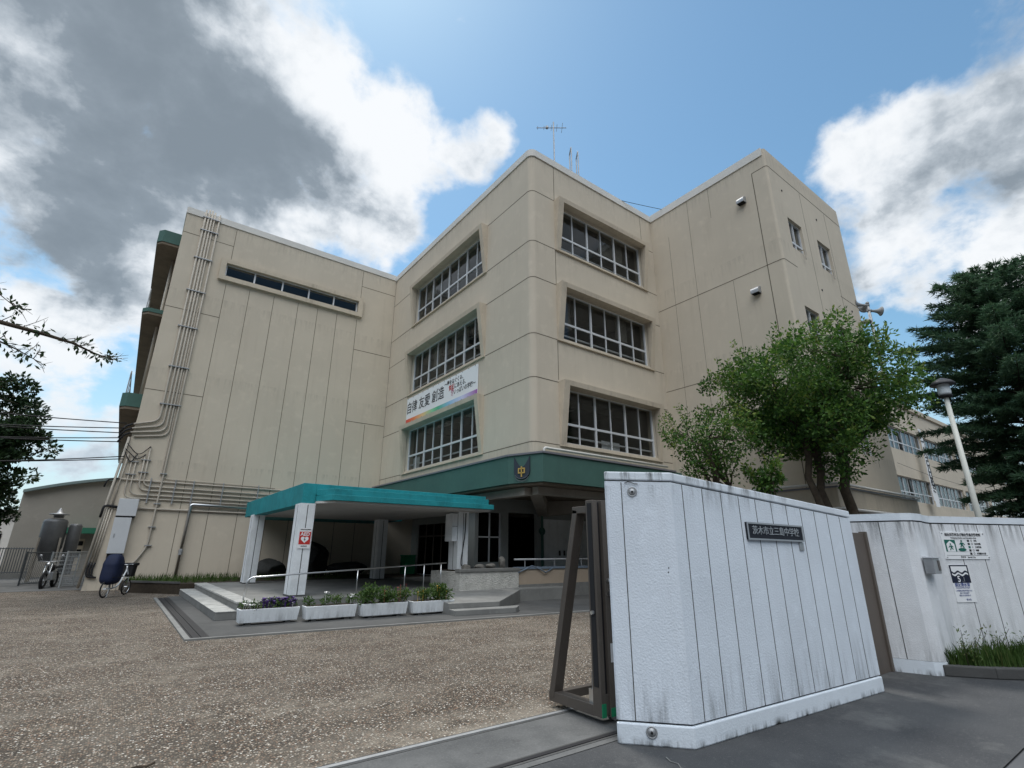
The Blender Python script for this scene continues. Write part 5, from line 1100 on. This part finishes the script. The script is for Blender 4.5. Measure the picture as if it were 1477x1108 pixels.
for a, e, z in ((-.75, -.1, 11.55), (2.2, .25, 11.8), (.6, .0, 11.9)):
    d = Vector((math.cos(a), math.sin(a), e)).normalized(); u = d.orthogonal().normalized(); w = d.cross(u); c = Vector((24.5, 6.7, z))+d*.1; i = len(b.v); b = MB()
    pr = [(r*1.05, h*1.05) for r, h in ((.05, 0), (.06, .12), (.09, .24), (.15, .34), (.20, .38), (.19, .38), (.06, .22), (.001, .2))]; n = 16
    for r, h in pr: b.v += [tuple(c+d*h+(u*math.cos(2*math.pi*j/n)+w*math.sin(2*math.pi*j/n))*r) for j in range(n)]
    for k in range(len(pr)-1): b.f += [(k*n+j, k*n+(j+1) % n, (k+1)*n+(j+1) % n, (k+1)*n+j) for j in range(n)]; b.m += [0]*n
    b.tube([c-d*.16, c], .07, 12); b.build('horn', mat('horn_grey', (.26, .27, .28), .6), sp, smooth=True)
hb = thing('hanging_banner', (49.2, 12.0, 4.7), 'narrow white vertical banner hanging down the rear wing wall', 'banner')
b = MB()
for k in range(14):
    z0, z1 = 10.75-.43*k, 10.75-.43*(k+1); w0 = .62+.02*k+(.3 if 10 < k < 13 else 0); c0 = .10*math.sin(k*.5); c1 = .10*math.sin((k+1)*.5)
    b.solid(lambda u, z, d: (u, d, z), [(49.2-w0/2+c1, z1, 12.05), (49.2+w0/2+c1, z1, 12.05), (49.2+w0/2+c1, z1, 12.07), (49.2-w0/2+c1, z1, 12.07), (49.2-w0/2+c0, z0, 12.05), (49.2+w0/2+c0, z0, 12.05), (49.2+w0/2+c0, z0, 12.07), (49.2-w0/2+c0, z0, 12.07)])
b.build('cloth', m_print_white, hb)
for k, ch in enumerate('いー・ヘ己ハロ必ミ'): text_obj('lettering', ch, .80, (49.2, 12.03, 10.2-.52*k), (1, 0, 0), (0, 0, 1), m_print_black, hb, .004, .012)
b = MB(); b.tube([(49.2, 12.05, 10.75), (49.2, 12.58, 11.1)], .01, 5); b.tube([(44, 12.5, 7.6), (49.2, 12.0, 7.05), (60, 11.2, 6.5)], .012, 5); b.build('cord', m_black, hb)
# ------------------------------------------------------------------ meter cabinet
mc = thing('meter_cabinet', (0, 25.15, 1.3), 'tall grey metal cabinet in two stacked boxes on the end wall', 'cabinet')
b = MB(); b.lbox(PW, -.28, .26, 1.30, 2.62, -.24, 0); lo = b.build('lower_box', m_cab, mc, bevel=.01)
b = MB(); b.lbox(PW, -.27, .36, 2.68, 3.33, -.26, 0); b.build('upper_box', m_cab, mc, bevel=.01)
b = MB(); b.lbox(PW, -.26, .34, 2.62, 2.68, -.22, 0); b.lbox(PW, -.25, .22, 1.10, 1.30, -.2, 0); b.build('bracket', m_black, mc)
b = MB(); b.lbox(PW, -.19, -.16, 1.9, 2.02, -.255, -.24); b.build('handle', m_galv, lo)
# ------------------------------------------------------------------ service cables
m_cable = mat('service_cable', (.02, .02, .022), .6)
ends = [((-.62, 25.0, 6.25), (-14, 22.5, 6.7)), ((-.62, 25.0, 6.05), (-14, 22.5, 5.7)), ((-.66, 25.0, 5.85), (-14, 22.8, 6.1)), ((-.68, 25.0, 5.65), (-14, 22.3, 5.1)), ((-.66, 25.05, 5.5), (-14, 22.6, 5.5)), ((-.44, 25.1, 4.95), (-14, 21.8, 3.9)), ((-.44, 25.1, 4.85), (-14, 21.9, 4.2))]
for a, c in ends:
    a, c = Vector(a), Vector(c); b = MB(); b.tube([a.lerp(c, k/14)-Vector((0, 0, .55*math.sin(math.pi*k/14))) for k in range(15)], .02, 5)
    tag(b.build('service_cable', m_cable, smooth=True), 'black service cable strung from the end wall towards the left edge', 'cable', 'service cables at the end wall')
# ------------------------------------------------------------------ bicycle
def wheel(parent, c, ax, r, m_t=m_black, tw=.022, spokes=18):
    w = MB(); w.torus(c, ax, r, tw, 32, 8); wo = w.build('wheel', m_t, parent, smooth=True)
    q = MB(); q.torus(c, ax, r-tw-.006, .010, 32, 6); A = Vector(ax).normalized(); u = A.orthogonal().normalized(); v = A.cross(u); c = Vector(c)
    for k in range(spokes):
        t = 2*math.pi*k/spokes; q.tube([c+A*(.02 if k % 2 else -.02), c+(u*math.cos(t)+v*math.sin(t))*(r-tw)], .0022, 4)
    q.tube([c-A*.045, c+A*.045], .025, 10); q.build('rim', m_steel, wo); return wo
bk = thing('cargo_bicycle', (.25, 22.0, 0), 'parked bicycle with navy rain cover and black front basket by the end wall', 'bicycle')
W_r, W_f = Vector((-.05, 21.45, .26)), Vector((.50, 22.45, .26)); fd = (W_f-W_r).normalized(); ax = Vector((fd.y, -fd.x, 0))
wheel(bk, W_r, ax, .235); wheel(bk, W_f, ax, .235)
def bp(f, z, s=0): p = W_r+(W_f-W_r)*f; return (p.x+ax.x*s, p.y+ax.y*s, z)
b = MB(); b.tube(fillet([bp(.06, .27), bp(.35, .25), bp(.6, .33), bp(.86, .80), bp(.84, .92)], .25), .024, 8); b.tube([bp(.35, .25), bp(.24, .72)], .018, 8); b.tube([bp(0, .26, .06), bp(.25, .55)], .01, 6); b.tube([bp(0, .26, -.06), bp(.25, .55)], .01, 6)
b.tube([bp(.87, .85), bp(.93, .55, .06), bp(1, .26, .06)], .013, 6); b.tube([bp(.93, .55, .06), bp(.93, .55, -.06), bp(1, .26, -.06)], .013, 6); b.build('frame', m_alu, bk, smooth=True)
b = MB(); b.tube(fillet([bp(.66, .98, .27), bp(.80, .98, .12), bp(.84, .95, 0), bp(.80, .98, -.12), bp(.66, .98, -.27)], .06), .012, 8); b.build('handlebar', m_steel, bk, smooth=True)
b = MB(); i0 = len(b.v)
for z, k in ((.58, .8), (.95, 1.0)):
    b.v += [bp(.90, z, .17*k), bp(1.12, z, .17*k), bp(1.12, z, -.17*k), bp(.90, z, -.17*k)]
for f in ((3, 2, 1, 0), (4, 5, 6, 7), (0, 1, 5, 4), (1, 2, 6, 5), (2, 3, 7, 6), (3, 0, 4, 7)): b.f.append(tuple(i0+k for k in f)); b.m.append(0)
b.build('basket', m_black, bk, bevel=.03)
b = MB(); b.hexa([bp(.88, 0, .20)[:2], bp(1.15, 0, .2)[:2], bp(1.15, 0, -.2)[:2], bp(.88, 0, -.2)[:2]], .93, 1.02); b.build('basket_cover', m_black, bk, bevel=.03)
b = MB(); i0 = 0; prof = [(.36, -.08, .34, .20), (.62, -.12, .40, .24), (.95, -.08, .38, .22), (1.0, -.10, .40, .24), (1.24, .0, .32, .19), (1.32, .08, .24, .12)]; b.v = []
for z, f0, f1, s in prof: b.v += [bp(f0, z, s), bp((f0+f1)/2, z+.01, s*1.12), bp(f1, z, s), bp(f1+.02, z, 0), bp(f1, z, -s), bp((f0+f1)/2, z+.01, -s*1.12), bp(f0, z, -s), bp(f0-.03, z, 0)]
for k in range(5): b.f += [(8*k+j, 8*k+(j+1) % 8, 8*k+8+(j+1) % 8, 8*k+8+j) for j in range(8)]
b.f += [tuple(range(7, -1, -1)), tuple(40+j for j in range(8))]; b.m = [0]*len(b.f); rc_ = b.build('rain_cover', m_blue, bk, smooth=True); sb_ = rc_.modifiers.new('soft', 'SUBSURF'); sb_.levels = sb_.render_levels = 2
b = MB(); b.tube([bp(-.10, .62, .2), bp(.15, .60, .25), bp(.40, .62, .2)], .012, 5); b.tube([bp(.42, .64, .1), bp(.46, .9, .0), bp(.42, .64, -.1)], .01, 5); b.build('cover_strap', m_black, bk)
b = MB(); b.lathe(bp(.36, .42, .05), [(.001, -.01), (.08, -.01), (.08, .01), (.001, .01)], 16, axis='X'); b.tube([bp(.36, .26, .09), bp(.40, .14, .09), bp(.40, .14, .17)], .01, 6); b.tube([bp(.05, .30, .1), bp(-.05, .02, .12)], .01, 6); b.build('crank', m_galv, bk)
# ------------------------------------------------------------------ motorbike
mo = thing('motorbike', (-1.9, 28.3, 0), 'black motorbike parked in front of the mesh fence panels', 'motorbike')
M_f, M_r = Vector((-2.02, 27.4, .30)), Vector((-1.78, 28.6, .30)); md = (M_f-M_r).normalized(); mx_ = Vector((md.y, -md.x, 0))
wheel(mo, M_f, mx_, .25, tw=.055, spokes=12); wheel(mo, M_r, mx_, .25, tw=.06, spokes=12)
def mp_(f, z, s=0): p = M_r+(M_f-M_r)*f; return Vector((p.x+mx_.x*s, p.y+mx_.y*s, z))
b = MB()
for s in (-.09, .09): b.tube([mp_(1, .30, s), mp_(.80, .92, s)], .025, 8)
b.tube([mp_(.78, .85), mp_(.5, .45), mp_(0, .3, .08)], .03, 8); b.tube([mp_(.78, .82), mp_(.2, .68), mp_(-.15, .74)], .025, 8); b.build('frame', m_steel, mo, smooth=True)
b = MB(); b.lathe(mp_(.55, .74), [(.02, -.2), (.12, -.14), (.14, 0), (.11, .14), (.02, .2)], 12, axis='Y'); b.build('tank', mat('gloss_black', (.012, .012, .014), .2), mo, smooth=True)
b = MB(); b.hexa([tuple(mp_(.42, 0, .11)[:2]), tuple(mp_(-.2, 0, .10)[:2]), tuple(mp_(-.2, 0, -.10)[:2]), tuple(mp_(.42, 0, -.11)[:2])], .72, .80); b.build('seat', m_black, mo, bevel=.03)
b = MB(); b.tube([mp_(.72, 1.0, .36), mp_(.80, .98, .12), mp_(.80, .98, -.12), mp_(.72, 1.0, -.36)], .014, 8)
for s in (-.34, .34): b.tube([mp_(.78, 1.0, s*.7), mp_(.80, 1.18, s)], .006, 5); b.lathe(mp_(.80, 1.2, s), [(.001, -.01), (.05, -.01), (.05, .01), (.001, .01)], 10, axis='Y')
b.build('handlebar', m_galv, mo, smooth=True)
b = MB(); b.lathe(mp_(.90, .88), [(.001, -.10), (.085, -.08), (.08, .04), (.03, .08)], 14, axis='Y'); b.build('headlight', m_steel, mo, smooth=True)
b = MB(); b.hexa([tuple(mp_(.65, 0, .14)[:2]), tuple(mp_(.30, 0, .14)[:2]), tuple(mp_(.30, 0, -.14)[:2]), tuple(mp_(.65, 0, -.14)[:2])], .28, .60); b.build('engine', m_galv, mo, bevel=.04)
b = MB(); b.tube([mp_(.6, .3, .15), mp_(.3, .25, .17), mp_(-.25, .35, .18)], .04, 8); b.build('exhaust', m_steel, mo, smooth=True)
b = MB(); b.torus(M_f, mx_, .315, .03, 24, 6); b.v = b.v; b.build('mudguard', m_black, mo, smooth=True)
# ------------------------------------------------------------------ mesh fences
def mesh_panel(p, q, h, lab, m, diamond=False, z0=.06):
    p, q = Vector((*p, 0)), Vector((*q, 0)); t = thing('mesh_fence_panel', (p+q)/2, lab, 'fence', 'mesh fence panels by the hall'); L = (q-p).length; d = (q-p).normalized()
    b = MB()
    for a in (p, q): b.tube([a, a+Vector((0, 0, h+.04))], .032, 8)
    b.tube([p+Vector((0, 0, h)), q+Vector((0, 0, h))], .022, 6); b.tube([p+Vector((0, 0, z0)), q+Vector((0, 0, z0))], .022, 6); b.build('frame', m, t)
    b = MB()
    if diamond:
        n = int(L/.12)
        for s in (1, -1):
            for k in range(-int(h/.12), n+int(h/.12)):
                u0, u1 = k*.12, k*.12+s*(h-z0); za, zb = z0, h; 
                ua, ub = max(0, min(u0, u1)), min(L, max(u0, u1))
                if ub <= ua: continue
                f = lambda u: z0+(u-u0)/(u1-u0)*(h-z0)
                b.tube([p+d*ua+Vector((0, 0, f(ua))), p+d*ub+Vector((0, 0, f(ub)))], .005, 3)
    else:
        for k in range(int(L/.06)+1): a = p+d*min(L, k*.06); b.tube([a+Vector((0, 0, z0)), a+Vector((0, 0, h))], .006, 3)
        for k in range(9): z = z0+(h-z0)*k/8; b.tube([p+Vector((0, 0, z)), q+Vector((0, 0, z))], .008, 3)
    b.build('mesh', m, t); return t
m_fence = mat('pale_fence', (.34, .36, .37), .5, metal=.3); m_fencd = mat('dark_fence', (.10, .11, .115), .6, metal=.2)
mesh_panel((-2.05, 28.9), (-1.22, 29.6), 1.30, 'light grey wire fence panel behind the motorbike', m_fence)
mesh_panel((-1.50, 27.4), (-.80, 28.6), 1.34, 'light grey wire fence panel nearest the end wall', m_fence)
mesh_panel((-2.95, 30.0), (-2.25, 31.2), 1.30, 'dark open mesh fence panel left of the motorbike', m_fencd, True)
fc = thing('railing_fence', (-6, 37, 0), 'dark upright bar railing far behind the left conifer', 'fence'); b = MB()
for k in range(60): x = -9.2+.10*k; b.tube([(x, 37, .25), (x, 37, 1.5)], .018, 4)
for z in (.3, 1.45): b.tube([(-9.2, 37, z), (-3.3, 37, z)], .025, 5)
b.build('railing', m_fencd, fc); b = MB(); b.box(-9.2, -3.3, 36.9, 37.1, 0, .25); b.build('base', m_conc, fc)
# ------------------------------------------------------------------ water tank
tk = thing('water_tank', (-2.55, 33, 0), 'dark cylindrical tank on pale legs with a conical vent before the hall', 'tank')
m_tank = mat('tank_grey', (.15, .155, .16), .45, metal=.3, var=.2, vscale=3); b = MB(); b.lathe((-2.55, 33, 0), [(.25, .9), (.47, 1.5), (.47, 2.66), (.42, 2.76), (.25, 2.82)], 24); b.build('vessel', m_tank, tk, smooth=True)
b = MB(); b.lathe((-2.50, 33, 2.86), [(.2, 0), (.2, .12), (.38, .14), (.38, .18), (.12, .22), (.04, .42), (.01, .46)], 18); b.build('vent_cap', m_galv, tk, smooth=True)
for x, y in ((-3.0, 32.6), (-2.15, 32.6), (-3.0, 33.4), (-2.15, 33.4)): b = MB(); b.tube([(x, y, 0), (x+(.05 if x < -2.5 else -.05), y, 1.95)], .045, 6); b.build('leg', m_pipe, tk)
b = MB(); b.lathe((-1.78, 33.1, 0), [(.26, .3), (.26, 2.5), (.2, 2.6)], 14); b.build('side_duct', m_tank, tk, smooth=True)
# ------------------------------------------------------------------ gable-ended hall
gy = thing('gymnasium', (1, 42, 0), 'cream hall with shallow curved gable roof and green eave at far left', 'building')
def roofz(x): return 5.55-.0165*(x-2.2)**2*1.55
xs = [-4.6+.5*k for k in range(28)]
b = MB()
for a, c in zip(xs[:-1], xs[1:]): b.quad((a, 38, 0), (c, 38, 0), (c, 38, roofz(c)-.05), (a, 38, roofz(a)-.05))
b.quad((-4.6, 38, 0), (-4.6, 38, roofz(-4.6)-.05), (-4.6, 60, roofz(-4.6)-.05), (-4.6, 60, 0)); b.build('wall', mat('hall_shaded_stucco', (.33, .31, .275), .9, var=.12, vscale=.6), gy, recalc=False)  # darker than the school's cream: the hall's shade is put into the colour
b = MB()
for a, c in zip(xs[:-1], xs[1:]):
    b.solid(lambda u, z, d: (u, d, z), [(a, roofz(a)-.05, 37.7), (c, roofz(c)-.05, 37.7), (c, roofz(c)-.05, 60), (a, roofz(a)-.05, 60), (a, roofz(a)+.10, 37.7), (c, roofz(c)+.10, 37.7), (c, roofz(c)+.10, 60), (a, roofz(a)+.10, 60)])
b.build('roof', mat('roof_sheet', (.20, .26, .26), .5), gy)
b = MB(); b.box(-2.45, 6, 37.0, 37.99, 2.25, 2.55); b.build('eave', mat('hall_green', (.03, .16, .10), .6), gy)
b = MB(); b.box(-2.12, -1.5, 37.94, 37.99, .3, 1.98); b.build('door', m_cream2, gy)
b = MB(); b.box(-2.05, -1.55, 37.9, 37.935, 1.62, 1.85); b.box(-2.05, -1.55, 37.9, 37.935, 1.0, 1.42); b.build('louvre', m_dark, gy)
wh = thing('far_house', (-9.5, 60, 0), 'pale low house glimpsed far behind the conifer', 'building')
b = MB(); b.box(-15, -6.8, 60, 68, 0, 4.2); b.build('wall', m_cap, wh); b = MB(); b.box(-15.3, -6.5, 59.6, 68.4, 4.2, 4.5); b.build('roof', m_concd, wh)
for k in range(3): b = MB(); b.box(-13.6+2.2*k, -12.2+2.2*k, 59.95, 60.0, 1.2, 2.6); b.build('window', m_dark, wh)
b = MB(); b.lathe((1.62, 10.0, 0), [(.001, .001), (.01, .001), (.01, .012), (.001, .012)], 6)
t = thing('fallen_twig', (1.1, 4.75, 0), 'dark curled twig lying on the gravel yard', 'twig'); b = MB(); b.tube([(.35, 5.0, .012), (.41, 5.02, .02), (.47, 5.0, .014), (.52, 5.03, .02)], .008, 5); b.build('stem', m_bark, t)
